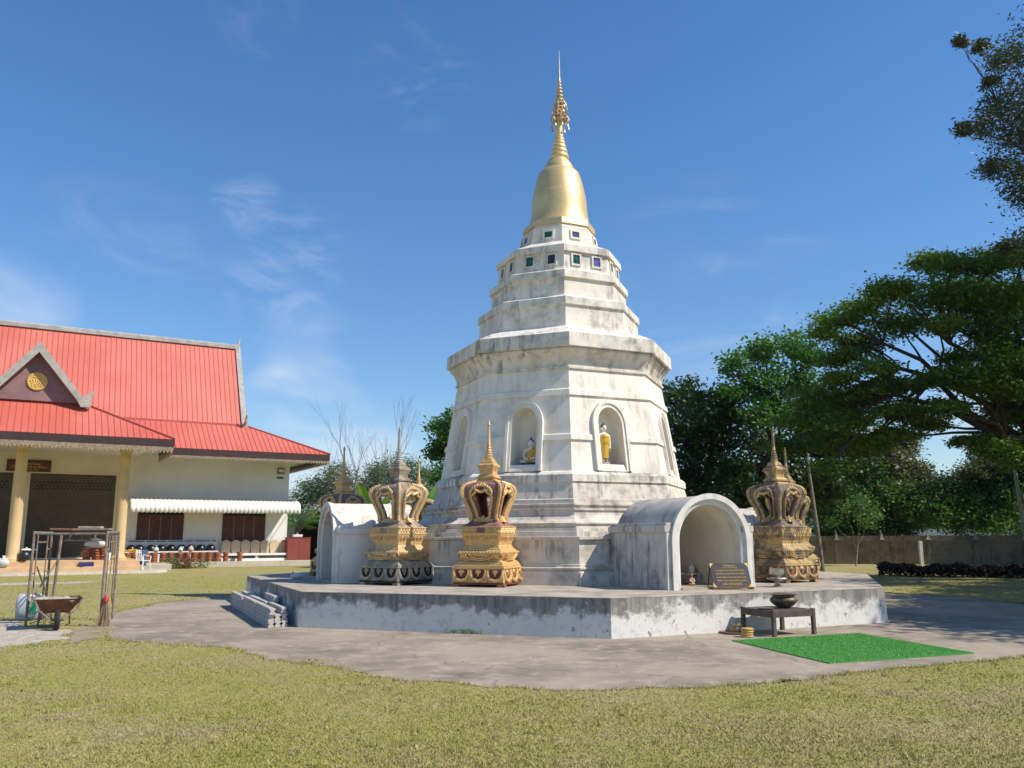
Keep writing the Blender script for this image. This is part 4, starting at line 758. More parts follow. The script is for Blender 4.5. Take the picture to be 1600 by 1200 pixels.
for i in range(16): b.ell((random.uniform(-.27, .27), random.uniform(-.32, .32), .535+random.uniform(-.02, .03)), (random.uniform(.06, .13), random.uniform(.06, .13), random.uniform(.03, .06)), 9, 6)
b.box(-.33, .33, -.38, .38, .5, .535); b.build('mortar_heap', MORTAR, t, True, 60)
b = MB()
for sx in (-1, 1): b.tube([(sx*.07, -.55, .2), (sx*.16, -.2, .29), (sx*.25, .4, .36), (sx*.29, .95, .55)], .018, 7)
b.build('handle', RUST, t, True)
for sx in (-1, 1):
    b = MB(); b.tube([(sx*.23, .28, .36), (sx*.25, .36, .03), (sx*.15, .36, .012), (0, .36, .012)], .016, 7); b.tube([(sx*.25, .36, .05), (sx*.2, -.05, .30)], .013, 6); b.build('leg', RUST, t, True)
b = MB(); b.tube([(-.36, -.45, .56), (-.28, -.44, .36), (-.10, -.52, .2), (.10, -.52, .2), (.28, -.44, .36), (.36, -.45, .56)], .014, 6); b.build('front_brace', RUST, t, True)
b = MB(); b.M = Matrix.Translation((0, -.5, .19)) @ Matrix.Rotation(PI/2, 4, 'Y'); b.lathe([(.13, -.04), (.175, -.035), (.19, 0), (.175, .035), (.13, .04)], 24); w = b.build('wheel', RUBBER, t, True, 40)
b = MB(); b.M = Matrix.Translation((0, -.5, .19)) @ Matrix.Rotation(PI/2, 4, 'Y'); b.lathe([(.12, -.045), (.12, .045)], 16); b.lathe([(.025, -.1), (.025, .1)], 10); b.build('rim', RUST, w, True)
p = gz(45, 968); t = thing('cement_sack', 'grey and white cement sack with green print standing by the scaffold', 'sack', (p.x, p.y, 0), R(8))
b = MB(); rings = []
for z, x, y in ((0, .21, .09), (.02, .25, .115), (.2, .265, .125), (.38, .26, .115), (.46, .245, .07), (.50, .235, .02)):
    rings.append([(x*math.copysign(abs(math.cos(a))**.6, math.cos(a)), y*math.copysign(abs(math.sin(a))**.7, math.sin(a))+random.uniform(-.006, .006), z) for a in [2*PI*i/20 for i in range(20)]])
b.stack(rings); b.build('sack_body', CLEARBAG, t, True, 60)
b = MB(); b.box(.0, .17, -.131, -.118, .13, .36); b.build('green_print', SACKG, t)
t = thing('broom', 'broom with red socket and splayed brown bristles leaning on the scaffold leg', 'broom', (D_.x+.09, D_.y-.02, 0), 0); t.scale = (.85, .85, .95)
b = MB(); b.tube([(0, .03, .58), (.03, .05, 1.3)], .012, 7); b.build('handle', PLANK, t, True); b = MB(); b.lathe([(.03, .46), (.06, .47), (.055, .54), (.025, .60)], 12); b.build('socket', REDPL, t, True)
b = MB()
for i in range(60): a = random.uniform(-1, 1); c_ = random.uniform(-1, 1); b.tube([(a*.035, c_*.02, .48), (a*.09, c_*.05, .25), (a*.16+random.uniform(-.01, .01), c_*.09, .01)], [.006, .005, .003], 4)
b.build('bristle_bunch', BRISTLE, t)

# ------------------------------------------------------------------ the hall with red roof
B0 = Vector((-19.12, 45.56, 0)); HR = R(30)
HALL = thing('assembly_hall', 'long white hall with red metal roofs and a pillared porch', 'hall', B0, HR)
def hp(s, t_, z): return B0 + Vector((math.cos(HR)*s + math.sin(HR)*t_, math.sin(HR)*s - math.cos(HR)*t_, z))
WY = 1.5                                                # the wall stands 1.5 m behind the plinth edge (local y)
b = MB(); b.box(-13.5, 8.6, 0, 7.5, 0, .32); b.build('plinth', PLINTH, HALL, bevel=.02)
b = MB(); b.box(-12.2, -1.2, -5.05, .02, 0, .60); b.build('porch_floor', PORCH, HALL, bevel=.015)
b = MB(); b.box(-12.6, -1.25, -5.35, -5.02, 0, .34); b.build('porch_step', PORCH, HALL, bevel=.02); b = MB(); b.stack([[(-12.8, -5.75, .0), (-.45, -5.75, 0), (.15, -4.6, 0), (.1, -3.5, 0), (-1.22, -3.5, 0), (-1.22, -5.3, 0), (-12.8, -5.3, 0)], [(-12.8, -5.7, .13), (-.5, -5.7, .13), (.05, -4.6, .13), (.05, -3.55, .13), (-1.22, -3.5, .13), (-1.22, -5.3, .13), (-12.8, -5.3, .13)]]); b.build('lower_step', PLINTH, HALL)
b = MB(); b.box(-1.2, .5, -3.3, 0, 0, .33); b.build('side_step', PLINTH, HALL, bevel=.02)
b = MB(); b.box(-13.5, 7.5, WY, WY+5.2, .3, 6.55); b.build('wall', WALLW, HALL)
b = MB(); b.box(-13.4, -1.3, WY-.004, WY-.001, .6, 6.2); b.build('porch_wall_paint', WALLB, HALL)
# porch columns
for s_ in (-10.75, -6.42, -2.10):
    b = MB(); b.lathe([(.36, .6), (.36, .72), (.30, .78), (.27, .86), (.262, .9), (.235, 5.45), (.25, 5.47), (.25, 5.5), (.235, 5.52), (.235, 5.62), (.29, 5.7), (.31, 5.72), (.31, 5.80)], 28, (s_, -4.68, 0)); b.build('column', COLUMN, HALL, True, 40)
b = MB(); b.box(-12.2, -.9, -4.98, -4.4, 5.8, 6.15); b.box(-12.2, -.9, -4.4, WY, 6.05, 6.1); b.build('porch_ceiling', WALLW, HALL)
def roller(s0, s1):
    d = MB(); n = 44; prof = []
    for i in range(n): z = .62 + i*(4.35/n); prof += [(z, .0), (z+.07, .022), (z+.085, .0)]
    d.stack([[(s_, WY-.012-o_, z) for z, o_ in prof] for s_ in (s0, s1)], False, False, False); r_ = d.build('rolling_door', STEEL_DOOR, HALL)
    h = MB()
    for i in range(int((s1-s0)/.19)):
        for j in range(3):
            x = s0+.25+i*.19+(j % 2)*.09
            if x < s1-.2: h.rbox((x, WY-.036, 4.18+j*.16), (.075, .004, .075), (0, R(45), 0))
    h.build('perforation_pattern', DARK, r_)
for s0, s1 in ((-12.8, -10.9), (-10.3, -6.75), (-5.98, -1.92)): roller(s0, s1)
b = MB()
for s0, s1 in ((-10.3, -6.75), (-5.98, -1.92)):
    b.box(s0-.08, s1+.08, WY-.05, WY-.005, 4.97, 5.05); b.box(s0-.08, s0, WY-.045, WY-.005, .6, 4.97); b.box(s1, s1+.08, WY-.045, WY-.005, .6, 4.97)
b.build('door_frame', WALLB, HALL)
# windows with wooden shutters
for s0, s1 in ((-.66, 1.62), (3.84, 6.14)):
    b = MB(); b.box(s0-.06, s0, WY-.05, WY-.003, 1.5, 3.2); b.box(s1, s1+.06, WY-.05, WY-.003, 1.5, 3.2); b.box(s0-.06, s1+.06, WY-.06, WY-.003, 1.43, 1.5); b.box(s0, s1, WY-.05, WY-.003, 2.83, 2.88); f = b.build('window', WOODRED, HALL)
    n = 4
    for i in range(n):
        x0 = s0 + (s1-s0)*i/n; x1 = s0 + (s1-s0)*(i+1)/n; b = MB(); b.box(x0+.012, x1-.012, WY-.032, WY-.004, 1.51, 2.82); b.box(x0+.07, x1-.07, WY-.042, WY-.0315, 1.6, 2.1); b.box(x0+.07, x1-.07, WY-.042, WY-.0315, 2.2, 2.74); b.build('shutter', WOODRED, f, bevel=.006)
    b = MB(); b.box(s0, s1, WY-.02, WY-.004, 2.88, 3.2); b.build('transom', DARK, f)
# awning
b = MB(); n = 39; rings = []; wv = (7.72+1.3)/n
for i in range(n*8+1):
    x = -1.3 + i*wv/8; ph = (i % 8)/8*2*PI; k_ = (1-math.cos(ph))/2; sc = .05*math.sqrt(max(0, math.sin((i % 8)/8*PI)))
    rings.append([(x, WY-.02, 3.84+.02*k_), (x, WY-1.0, 3.74+.03*k_), (x, WY-1.6, 3.62+.035*k_), (x, WY-1.86, 3.46+.03*k_), (x, WY-1.94-.03*k_, 3.22), (x, WY-1.95-.03*k_, 3.01-sc*1.5)])
b.stack(rings, False, False, False); aw = b.build('awning', ALU, HALL, True, 60); s_ = aw.modifiers.new('thick', 'SOLIDIFY'); s_.thickness = .006
b = MB()
for x in (-1.28, 1.9, 4.9, 7.7): b.tube([(x, WY, 3.3), (x, WY-1.85, 3.2), (x, WY-1.1, 3.66), (x, WY, 3.78)], .018, 6)
b.build('awning_bracket', RUST, HALL)
# roofs
def slope(mb, seam, e0, e1, t0, t1, sp=.27):
    e0, e1, t0, t1 = map(Vector, (e0, e1, t0, t1)); a = (e1-e0).normalized(); up = (t0-e0) - a*(t0-e0).dot(a); Hh = up.length; up.normalize(); n = a.cross(up)
    if n.z < 0: n = -n
    th_ = n*-.035; mb.stack([[e0+th_, e1+th_, t1+th_, t0+th_], [e0, e1, t1, t0]]); L = (e1-e0).length; x0 = (t0-e0).dot(a); x1 = (t1-e0).dot(a)
    x = sp/2
    while x < max(L, x1)-.05:
        h0, h1 = 0.0, Hh
        if x0 > 0 and x < x0: h1 = min(h1, Hh*x/x0)
        if x1 < L and x > x1: h1 = min(h1, Hh*(L-x)/(L-x1))
        if x0 < 0 and x < 0: h0 = Hh*x/x0
        if x > L: h0 = Hh*(x-L)/(x1-L)
        p = e0 + a*x + up*h0; q = e0 + a*x + up*(h1-.01)
        if h1-h0 > .1: seam.stack([[p-a*.02, p-a*.01+n*.024, p+a*.01+n*.024, p+a*.02], [q-a*.02, q-a*.01+n*.024, q+a*.01+n*.024, q+a*.02]])
        x += sp
ED = 4.0                                                # ridge line, local y
r_, sm = MB(), MB(); slope(r_, sm, (-13.5, 1.0, 8.05), (4.62, 1.0, 8.05), (-13.5, ED, 13.25), (4.45, ED, 13.25)); slope(r_, sm, (4.62, 2*ED-1.0, 8.05), (-13.5, 2*ED-1.0, 8.05), (4.45, ED, 13.25), (-13.5, ED, 13.25)); o = r_.build('main_roof', ROOF, HALL); sm.build('roof_seam', SEAM, o)
r_, sm = MB(), MB(); slope(r_, sm, (-13.6, -1.5, 6.33), (9.0, -1.5, 6.33), (-13.6, .95, 8.0), (4.75, .95, 8.0)); slope(r_, sm, (9.0, -1.5, 6.33), (9.0, 2*ED+1.5, 6.33), (4.75, .95, 8.0), (4.75, 2*ED-.95, 8.0)); slope(r_, sm, (9.0, 2*ED+1.5, 6.33), (-13.6, 2*ED+1.5, 6.33), (4.75, 2*ED-.95, 8.0), (-13.6, 2*ED-.95, 8.0)); o = r_.build('lower_roof', ROOF, HALL); sm.build('roof_seam', SEAM, o)
b = MB(); b.tube([(4.77, .95, 8.02), (9.02, -1.52, 6.36)], .05, 6); b.tube([(4.77, 2*ED-.95, 8.02), (9.02, 2*ED+1.52, 6.36)], .05, 6); b.box(-13.5, 4.7, .98, 1.06, 7.95, 8.12); b.build('hip_cap', SEAM, HALL)
b = MB(); b.prism([(4.45, 13.25), (4.45, 8.0)], 0, 0) if False else None
b.v = []; b.f = []; b.mi = []; b.add([(4.5, 1.15, 8.02), (4.5, ED, 13.1), (4.5, 2*ED-1.15, 8.02)], [(0, 1, 2)]); b.build('end_gable', PANELMAT, HALL)
b = MB(); b.box(-13.5, 4.62, ED-.16, ED+.16, 13.18, 13.38); b.tube([(-13.5, ED, 13.4), (4.66, ED, 13.4)], .09, 8); b.build('ridge_cap', CEMENT, HALL)
b = MB()
for s_ in (1, -1):
    y0, z0 = ED-s_*3.05, 8.0; b.stack([[(x, ED-s_*0.0, 13.42), (x, ED, 13.02), (x, y0+s_*.18, z0), (x, y0-s_*.08, z0+.06)] for x in (4.44, 4.74)])
b.rbox((4.6, 1.05, 8.0), (.3, .35, .28)); b.tube([(4.6, .95, 8.1), (4.6, .6, 8.25), (4.62, .5, 8.6), (4.62, .62, 8.85)], [.09, .08, .06, .015], 7); b.tube([(4.6, ED, 13.4), (4.66, ED, 13.75), (4.74, ED, 14.0)], [.09, .05, .01], 7)
b.build('bargeboard', CEMENT, HALL)
def fringe(mb, p, q, z0, z1, step=.16):
    p = Vector(p); q = Vector(q); L = (q-p).length; d = (q-p).normalized(); n = Vector((-d.y, d.x, 0))*.008; k = int(L/step)
    for i in range(k):
        a = p + d*(i*L/k); c = p + d*((i+.5)*L/k); e = p + d*((i+1)*L/k); mb.stack([[a+Vector((0,0,z1))+s_*n, a+Vector((0,0,z0+(z1-z0)*.45))+s_*n, a.lerp(c, .55)+Vector((0,0,z0+.05))+s_*n, c+Vector((0,0,z0))+s_*n, e.lerp(c, .55)+Vector((0,0,z0+.05))+s_*n, e+Vector((0,0,z0+(z1-z0)*.45))+s_*n, e+Vector((0,0,z1))+s_*n] for s_ in (-1, 1)])
b = MB(); b.box(-.2, 9.0, -1.5, -1.45, 5.98, 6.30); b.box(8.95, 9.0, -1.45, 2*ED+1.5, 5.98, 6.30); b.build('fascia', FASCIA, HALL)
b = MB(); fringe(b, (-.2, -1.47, 0), (8.95, -1.47, 0), 5.76, 6.04); fringe(b, (8.97, -1.44, 0), (8.97, 2*ED+1.4, 0), 5.76, 6.04); b.build('eave_fringe', LACE, HALL)
b = MB(); b.box(-1.2, 8.94, -1.44, WY, 6.2, 6.24); b.box(7.5, 8.94, WY, 2*ED+1.4, 6.2, 6.24); b.build('soffit', WALLW, HALL)
# porch roof: hipped front with a small gable
GC = -6.15; X0, X1 = GC-5.95, GC+5.95
r_, sm = MB(), MB(); slope(r_, sm, (X0, -6.5, 6.22), (X1, -6.5, 6.22), (GC-2.2, -4.1, 7.92), (GC+2.2, -4.1, 7.92)); slope(r_, sm, (X1, -6.5, 6.22), (X1, -1.3, 6.22), (GC+2.2, -4.1, 7.92), (GC+2.2, 1.3, 7.92)); slope(r_, sm, (X0, -1.3, 6.22), (X0, -6.5, 6.22), (GC-2.2, 1.3, 7.92), (GC-2.2, -4.1, 7.92))
slope(r_, sm, (GC+2.15, -4.6, 7.94), (GC+2.15, 1.3, 7.94), (GC, -4.6, 10.3), (GC, 2.6, 10.3)); slope(r_, sm, (GC-2.15, 1.3, 7.94), (GC-2.15, -4.6, 7.94), (GC, 2.6, 10.3), (GC, -4.6, 10.3)); o = r_.build('porch_roof', ROOF, HALL); sm.build('roof_seam', SEAM, o)
b = MB(); b.tube([(GC+2.2, -4.12, 7.95), (X1, -6.52, 6.25)], .05, 6); b.tube([(GC-2.2, -4.12, 7.95), (X0, -6.52, 6.25)], .05, 6); b.tube([(GC-2.2, -4.12, 7.95), (GC+2.2, -4.12, 7.95)], .04, 6); b.build('hip_cap', SEAM, HALL)
b = MB(); b.add([(GC-2.0, -4.3, 7.95), (GC+2.0, -4.3, 7.95), (GC, -4.3, 10.2), (GC-2.0, -4.2, 7.95), (GC+2.0, -4.2, 7.95), (GC, -4.2, 10.2)], [(0, 1, 2), (5, 4, 3), (0, 3, 4, 1), (1, 4, 5, 2), (2, 5, 3, 0)]); GP = b.build('gable_panel', PANELMAT, HALL)
b = MB(); b.M = Matrix.Translation((GC+.03, -4.32, 8.85)) @ Matrix.Rotation(PI/2, 4, 'X'); b.lathe([(.43, -.02), (.43, .03), (.40, .05), (.36, .05), (.34, .03), (.0, .03)], 32)
for i in range(22): a = i*2.39996; q = .29*math.sqrt((i+.5)/22); b.ell((q*math.cos(a), q*math.sin(a), .035), (.05, .04, .03), 7, 5)
b.build('emblem', LETTER, GP, True, 40)
b = MB()
for s_ in (-1, 1):
    b.stack([[(GC, y, 10.68), (GC, y, 10.18), (GC+s_*1.72, y, 8.05), (GC+s_*1.92, y, 7.72), (GC+s_*2.32, y, 7.72), (GC+s_*2.36, y, 7.85), (GC+s_*2.32, y, 8.02), (GC+s_*2.40, y, 8.30), (GC+s_*2.46, y, 8.46), (GC+s_*2.36, y, 8.52), (GC+s_*2.22, y, 8.40), (GC+s_*2.05, y, 8.22), (GC+s_*1.95, y, 8.22)] for y in (-4.82, -4.55)])
b.build('gable_bargeboard', CEMENT, HALL)
b = MB(); b.box(X0, X1, -6.5, -6.45, 5.88, 6.19); b.box(X1-.05, X1, -6.45, -1.4, 5.88, 6.19); b.box(X0, X0+.05, -6.45, -1.4, 5.88, 6.19); b.build('fascia', FASCIA, HALL)
b = MB(); fringe(b, (X0, -6.47, 0), (X1-.05, -6.47, 0), 5.55, 5.9); fringe(b, (X1-.03, -6.4, 0), (X1-.03, -1.5, 0), 5.5, 5.9); b.build('eave_fringe', LACE, HALL)
b = MB(); b.box(X0+.05, X1-.05, -6.45, -4.98, 6.02, 6.05); b.build('soffit', WALLW, HALL)
# board, lamp and plate on the wall
t = thing('name_board', 'dark red wooden board with gold letters above the rolling doors', 'sign', hp(-6.1, -WY+.06, 5.03), HR)
b = MB(); b.box(-.98, .98, -.02, .02, 0, .60); b.build('board', SIGNRED, t, bevel=.01); b = MB(); b.box(-1.0, 1.0, -.045, -.02, 0, .03); b.box(-1.0, 1.0, -.045, -.02, .57, .6); b.box(-1.0, -.97, -.045, -.02, .03, .57); b.box(.97, 1.0, -.045, -.02, .03, .57); b.build('frame', HUTWOOD, t)
for s, z, w in (('ศาลาการเปรียญ', .40, 1.0), ('เฉลิมพระเกียรติ ๘๐ พรรษา', .24, 1.65), ('สร้างเมื่อ พ.ศ. ๒๕๕๐', .11, .9)):
    o, wd = text_mesh('lettering', s, .16, LETTER, t, Matrix.Identity(4)); k_ = w/max(wd, .01); o.matrix_local = Matrix.Translation((0, -.022, z)) @ Matrix.Rotation(PI/2, 4, 'X') @ Matrix.Diagonal((k_, min(k_, 1.1), 1, 1))
t = thing('floodlight', 'grey outdoor floodlight fixed high on the white wall corner', 'lamp', hp(6.95, -WY, 5.5), HR)
b = MB(); b.M = Matrix.Rotation(R(14), 4, 'X'); b.box(-.19, .19, -.22, -.06, -.10, .22); b.build('housing', HUTWOOD, t, bevel=.02); b = MB(); b.M = Matrix.Rotation(R(14), 4, 'X'); b.box(-.16, .16, -.232, -.221, -.02, .19); b.build('lens', CLEARBAG, t); b = MB(); b.box(-.03, .03, -.08, 0, -.03, .03); b.build('bracket', RUST, t)
b = MB(); b.box(-.2, .2, -.012, 0, -.055, .055); o = b.build('number_plate', BLUEP, None, bevel=.004); o.location = hp(6.95, -WY+.006, 5.12); o.rotation_euler = (0, 0, HR); tag(o, 'small blue enamel plate on the white wall below the floodlight', 'plate')

# ------------------------------------------------------------------ things stored along the hall wall
bh = thing('storage_bench', 'long white bench along the hall wall under the black bowls', 'bench', hp(1.2, -.95, .32), HR)
b = MB(); b.box(-2.5, 2.3, -.25, .35, .5, .58); b.build('top', WALLW, bh, bevel=.01); b = MB(); b.box(-2.5, 2.3, .3, .35, .58, 1.18); b.build('back_panel', WALLW, bh)
for x in (-2.4, -.8, .8, 2.2):
    b = MB(); b.box(x-.05, x+.05, -.2, .3, 0, .5); b.build('leg', WALLW, bh)
b = MB(); x = -2.3
while x < 2.1: w = random.uniform(.35, .9); b.box(x, min(x+w, 2.25), .27, .302, 1.10, 1.15); x += w+.1
b.build('blue_strip', BLUEP, bh)
ordn = ['first', 'second', 'third', 'fourth', 'fifth', 'sixth', 'seventh', 'eighth', 'ninth', 'tenth', 'eleventh', 'twelfth', 'thirteenth', 'fourteenth']
bx0 = None
for i, s_ in enumerate((-.98, -.55, .03, .55, 1.05, 1.58, 2.08, 2.6, 3.13)):
    if bx0 is None:
        b = MB(); b.lathe([(.265, 0), (.27, .02), (.262, .10), (.235, .20), (.18, .29), (.10, .345), (.02, .36)], 28); bx0 = b.build('black_bowl', BLACKP, None, True, 50); o = bx0
    else: o = bx0.copy(); COL.objects.link(o)
    o.location = hp(s_, -.98, .90); tag(o, f'upturned glossy black bowl, {ordn[8-i]} from the stone slabs in its row on the bench', 'bowl', 'black bowls lined up on the bench')
pot0 = None
def pot(s_, t_, z, label, sc=1.0):
    global pot0
    if pot0 is None:
        b = MB(); b.lathe([(.125, 0), (.135, .01), (.15, .05), (.145, .075), (.125, .09), (.125, .105), (.155, .14), (.165, .18), (.155, .215), (.135, .23), (.165, .24), (.165, .262), (.145, .262), (.13, .22), (.1, .1)], 22); pot0 = b.build('terracotta_pot', TERRA, None, True, 40); o = pot0
    else: o = pot0.copy(); COL.objects.link(o)
    o.location = hp(s_, t_, z); o.scale = (sc, sc, 1); o.rotation_euler = (0, 0, random.uniform(0, 6)); return tag(o, label, 'pot', 'terracotta pots stacked in pairs along the hall')
stk = (-1.2, -.85, -.25, .12, .55, .95, 1.4, 1.8, 2.16, 2.55, 2.95, 3.36, 3.82, 4.58)
for i, s_ in enumerate(stk):
    for l in (0, 1): pot(s_, -.28, .32+l*.262, f'{"upper" if l else "lower"} terracotta pot of the {ordn[13-i]} pair counted from the red cabinet')
for i, s_ in enumerate((-3.35, -2.95, -2.6)):
    for l in (0, 1): pot(s_, 3.2, .60+l*.262, f'{"upper" if l else "lower"} terracotta pot of the {["left", "middle", "right"][i]} pair on the porch floor', 1.2)
def bag(name, label, loc, r, mat, group=None, top=None):
    b = MB(); b.ell((0, 0, r[2]), r, 14, 9)
    for v_i, v_ in enumerate(b.v): b.v[v_i] = tuple(c*(1+random.uniform(-.08, .08)) for c in v_)
    b.tube([(0, 0, r[2]*1.7), (.02, 0, r[2]*2.1), (.03, .01, r[2]*2.4)], [r[0]*.35, r[0]*.2, r[0]*.3], 8); o = b.build(name, mat, None, True, 180); o.location = loc; return tag(o, label, 'bag', group)
bag('plastic_bag', 'mint coloured bag on the pots, leftmost of three small bags', hp(.18, -.28, .85), (.15, .13, .14), MINTBAG, 'small bags on the pots'); bag('plastic_bag', 'pale green bag on the pots between the mint and the pink bag', hp(1.42, -.28, .85), (.14, .12, .13), CLEARBAG, 'small bags on the pots'); bag('plastic_bag', 'pink bag standing on the pots', hp(1.95, -.28, .85), (.16, .13, .15), PINKBAG, 'small bags on the pots')
bag('plastic_bag', 'grey plastic bag lying over the pots on the porch floor', hp(-3.0, 3.2, 1.12), (.55, .25, .2), CLEARBAG); bag('plastic_bag', 'clear bag standing at the foot of the left porch column', hp(-6.75, 5.15, .34), (.28, .22, .22), CLEARBAG); bag('rubbish_bag', 'black rubbish bag with white top by the left porch column', hp(-5.95, 5.0, .6), (.25, .2, .24), BLACKBAG)
bag('plastic_bag', 'white bag resting on top of the black rubbish bag', hp(-5.9, 5.0, 1.05), (.24, .17, .06), WHITEP)
b = MB(); b.box(-.28, .28, -.15, .15, 0, .2); b.box(-.28, .0, -.16, -.15, .02, .18); o = b.build('blue_box', BLUEP, None, bevel=.02); o.location = hp(-3.45, 5.18, .34); o.rotation_euler = (0, 0, HR+.2); tag(o, 'small blue box on the porch step between the columns', 'box')
b = MB(); b.lathe([(.09, 0), (.12, .30), (.13, .31), (.125, .34), (.10, .3)], 16); o = b.build('white_pail', WHITEP, None, True); o.location = hp(-2.55, 4.9, .60); tag(o, 'white pail standing on the porch floor by the right column', 'pail')
t = thing('marigold_heap', 'heap of yellow flowers on the pots next to the right porch column', 'flowers', hp(-1.05, -.28, .85), HR)
b = MB()
for i in range(26): b.ell((random.uniform(-.28, .28), random.uniform(-.12, .12), random.uniform(.03, .16)), (.06, .06, .045), 7, 5)
b.build('blossom_heap', YELLOW, t, True)
# chair with jeans
t = thing('plastic_chair', 'white plastic armchair on the step beside the right porch column', 'chair', hp(-1.0, 4.75, .13), HR + R(38))
b = MB(); b.rbox((0, 0, .42), (.44, .42, .03)); b.build('seat', WHITEP, t, bevel=.012)
for sx in (-1, 1):
    for sy in (-1, 1):
        b = MB(); b.tube([(sx*.2, sy*.19, .42), (sx*.26, sy*.25, 0)], [.028, .022], 6); b.build('leg', WHITEP, t, True)
    b = MB(); b.tube([(sx*.23, -.2, .42), (sx*.27, -.2, .62), (sx*.27, .0, .65), (sx*.24, .22, .68)], .022, 6); b.build('armrest', WHITEP, t, True)
b = MB(); b.tube([(-.22, .2, .42), (-.22, .27, .84), (-.1, .29, .9), (.1, .29, .9), (.22, .27, .84), (.22, .2, .42)], .022, 6)
for x in (-.11, 0, .11): b.tube([(x, .21, .43), (x, .285, .88)], .018, 6)
b.build('backrest', WHITEP, t, True)
t = thing('jeans', 'blue jeans hanging over the back of the white plastic chair', 'trousers', hp(-.72, 4.62, .13), HR+R(38))
b = MB(); b.rbox((0, .32, .80), (.36, .06, .26), (R(6), 0, 0)); b.rbox((-.10, .36, .47), (.15, .055, .5), (R(3), R(5), 0)); b.rbox((.10, .36, .44), (.15, .055, .55), (R(3), R(-5), 0)); b.build('denim_cloth', DENIM, t, bevel=.02)
# stone slabs, bench, cabinet
t = thing('slab_bench', 'low white bench with dark slots carrying the stone slabs', 'bench', hp(5.6, -.9, .32), HR)
b = MB(); b.box(-1.95, 1.9, -.28, .3, .3, .42); b.build('top', WALLW, t, bevel=.01)
for x0, x1 in ((-1.95, -1.8), (-.05, .1), (1.75, 1.9)):
    b = MB(); b.box(x0, x1, -.2, .28, 0, .3); b.build('leg', WALLW, t)
b = MB(); b.box(-1.95, 1.9, -.22, -.19, .0, .14); b.build('rail', WALLW, t)
sl0 = None
for i in range(7):
    if sl0 is None:
        b = MB(); hw = .265; b.prism([(-hw*.88, 0), (hw*.88, 0), (hw*.86, .08), (hw*.95, .3), (hw, .52), (hw*.9, .62), (hw*.55, .70), (0, .76), (-hw*.55, .70), (-hw*.9, .62), (-hw, .52), (-hw*.95, .3), (-hw*.86, .08)], -.05, .05); sl0 = b.build('stone_slab', SEMA, None, bevel=.012); o = sl0
    else: o = sl0.copy(); COL.objects.link(o)
    o.location = hp(3.98+i*.545, -1.15, .745); o.rotation_euler = (R(-4), 0, HR); tag(o, f'pointed beige boundary stone slab, {ordn[6-i]} from the red cabinet', 'stone slab', 'boundary stone slabs leaning on the hall wall')
t = thing('red_cabinet', 'plain dark red wooden cabinet at the right end of the hall', 'cabinet', hp(7.98, -.85, .32), HR)
b = MB(); b.box(-.68, .68, -.3, .3, 0, 1.28); b.build('carcass', REDCAB, t, bevel=.008); b = MB(); b.box(-.71, .71, -.33, .33, 1.28, 1.31); b.build('top', REDCAB, t)
b = MB(); b.box(-.64, -.01, -.315, -.3, .06, 1.22); b.build('door', REDCAB, t, bevel=.004); b = MB(); b.box(.01, .64, -.315, -.3, .06, 1.22); b.build('door', REDCAB, t, bevel=.004)
b = MB(); b.box(-.24, .24, -.14, .14, 0, .05); b.box(-.27, .27, -.17, -.14, .03, .16); b.box(-.27, .27, .14, .17, .03, .16); b.box(-.27, -.24, -.14, .14, .03, .16); b.box(.24, .27, -.14, .14, .03, .16); b.tube([(-.1, 0, .1), (0, 0, .25), (.1, 0, .1)], .02, 6); o = b.build('white_basket', WHITEP, None, bevel=.006); o.location = hp(7.95, -.85, 1.63); o.rotation_euler = (0, 0, HR); tag(o, 'small white plastic basket on top of the red cabinet', 'basket')
# hut beyond the hall
hc = at(488, 839, 56); t = thing('wooden_hut', 'dark open gabled hut with plank roof behind the red cabinet', 'hut', (hc.x, hc.y, 0), R(25))
b = MB()
for s_ in (-1, 1): b.stack([[(s_*1.55, y, 1.5), (s_*1.62, y, 1.58), (0, y, 3.4), (0, y, 3.3)] for y in (-1.6, 2.4)])
b.build('roof', THATCH, t); b = MB(); b.add([(-1.3, 1.6, 0), (1.3, 1.6, 0), (1.3, 1.6, 1.8), (0, 1.6, 3.2), (-1.3, 1.6, 1.8)], [(0, 1, 2, 3, 4)]); b.box(-1.35, -1.3, -1.3, 1.6, 0, 1.75); b.box(1.3, 1.35, -1.3, 1.6, 0, 1.75); b.build('wall', HUTWOOD, t)
b = MB()
for s_ in (-1, 1): b.box(*sorted((s_*1.3, s_*1.42)), -1.45, -1.3, 0, 1.75)
b.build('post', HUTWOOD, t)

# ------------------------------------------------------------------ vegetation
def leaves(centers, L, wr=.42, upb=.6):
    n = len(centers); d = RNG.normal(0, 1, (n, 3)); d[:, 2] *= .55; d /= np.linalg.norm(d, axis=1)[:, None]
    u = RNG.normal(0, 1, (n, 3)); u[:, 2] += upb*2; s_ = np.cross(d, u); s_ /= (np.linalg.norm(s_, axis=1)[:, None]+1e-9); l = (L*RNG.uniform(.6, 1.25, n))[:, None]
    v = np.empty((n, 4, 3)); v[:, 0] = centers-d*l*.5; v[:, 1] = centers+s_*l*wr*.5; v[:, 2] = centers+d*l*.5; v[:, 3] = centers-s_*l*wr*.5; return v.reshape(-1, 3)
def clump_pts(c, r, n, flat=.6, sub=9, tight=.3):
    k = RNG.normal(0, 1, (sub, 3)); k /= np.linalg.norm(k, axis=1)[:, None]; k *= RNG.uniform(.35, 1.0, (sub, 1)); k[:, 2] *= flat
    idx = RNG.integers(0, sub, n); off = RNG.normal(0, tight, (n, 3)); off[:, 2] *= .55*flat/.6
    return np.array(c)[None] + (k[idx] + off)*r, [Vector(c) + Vector(q)*r for q in k]
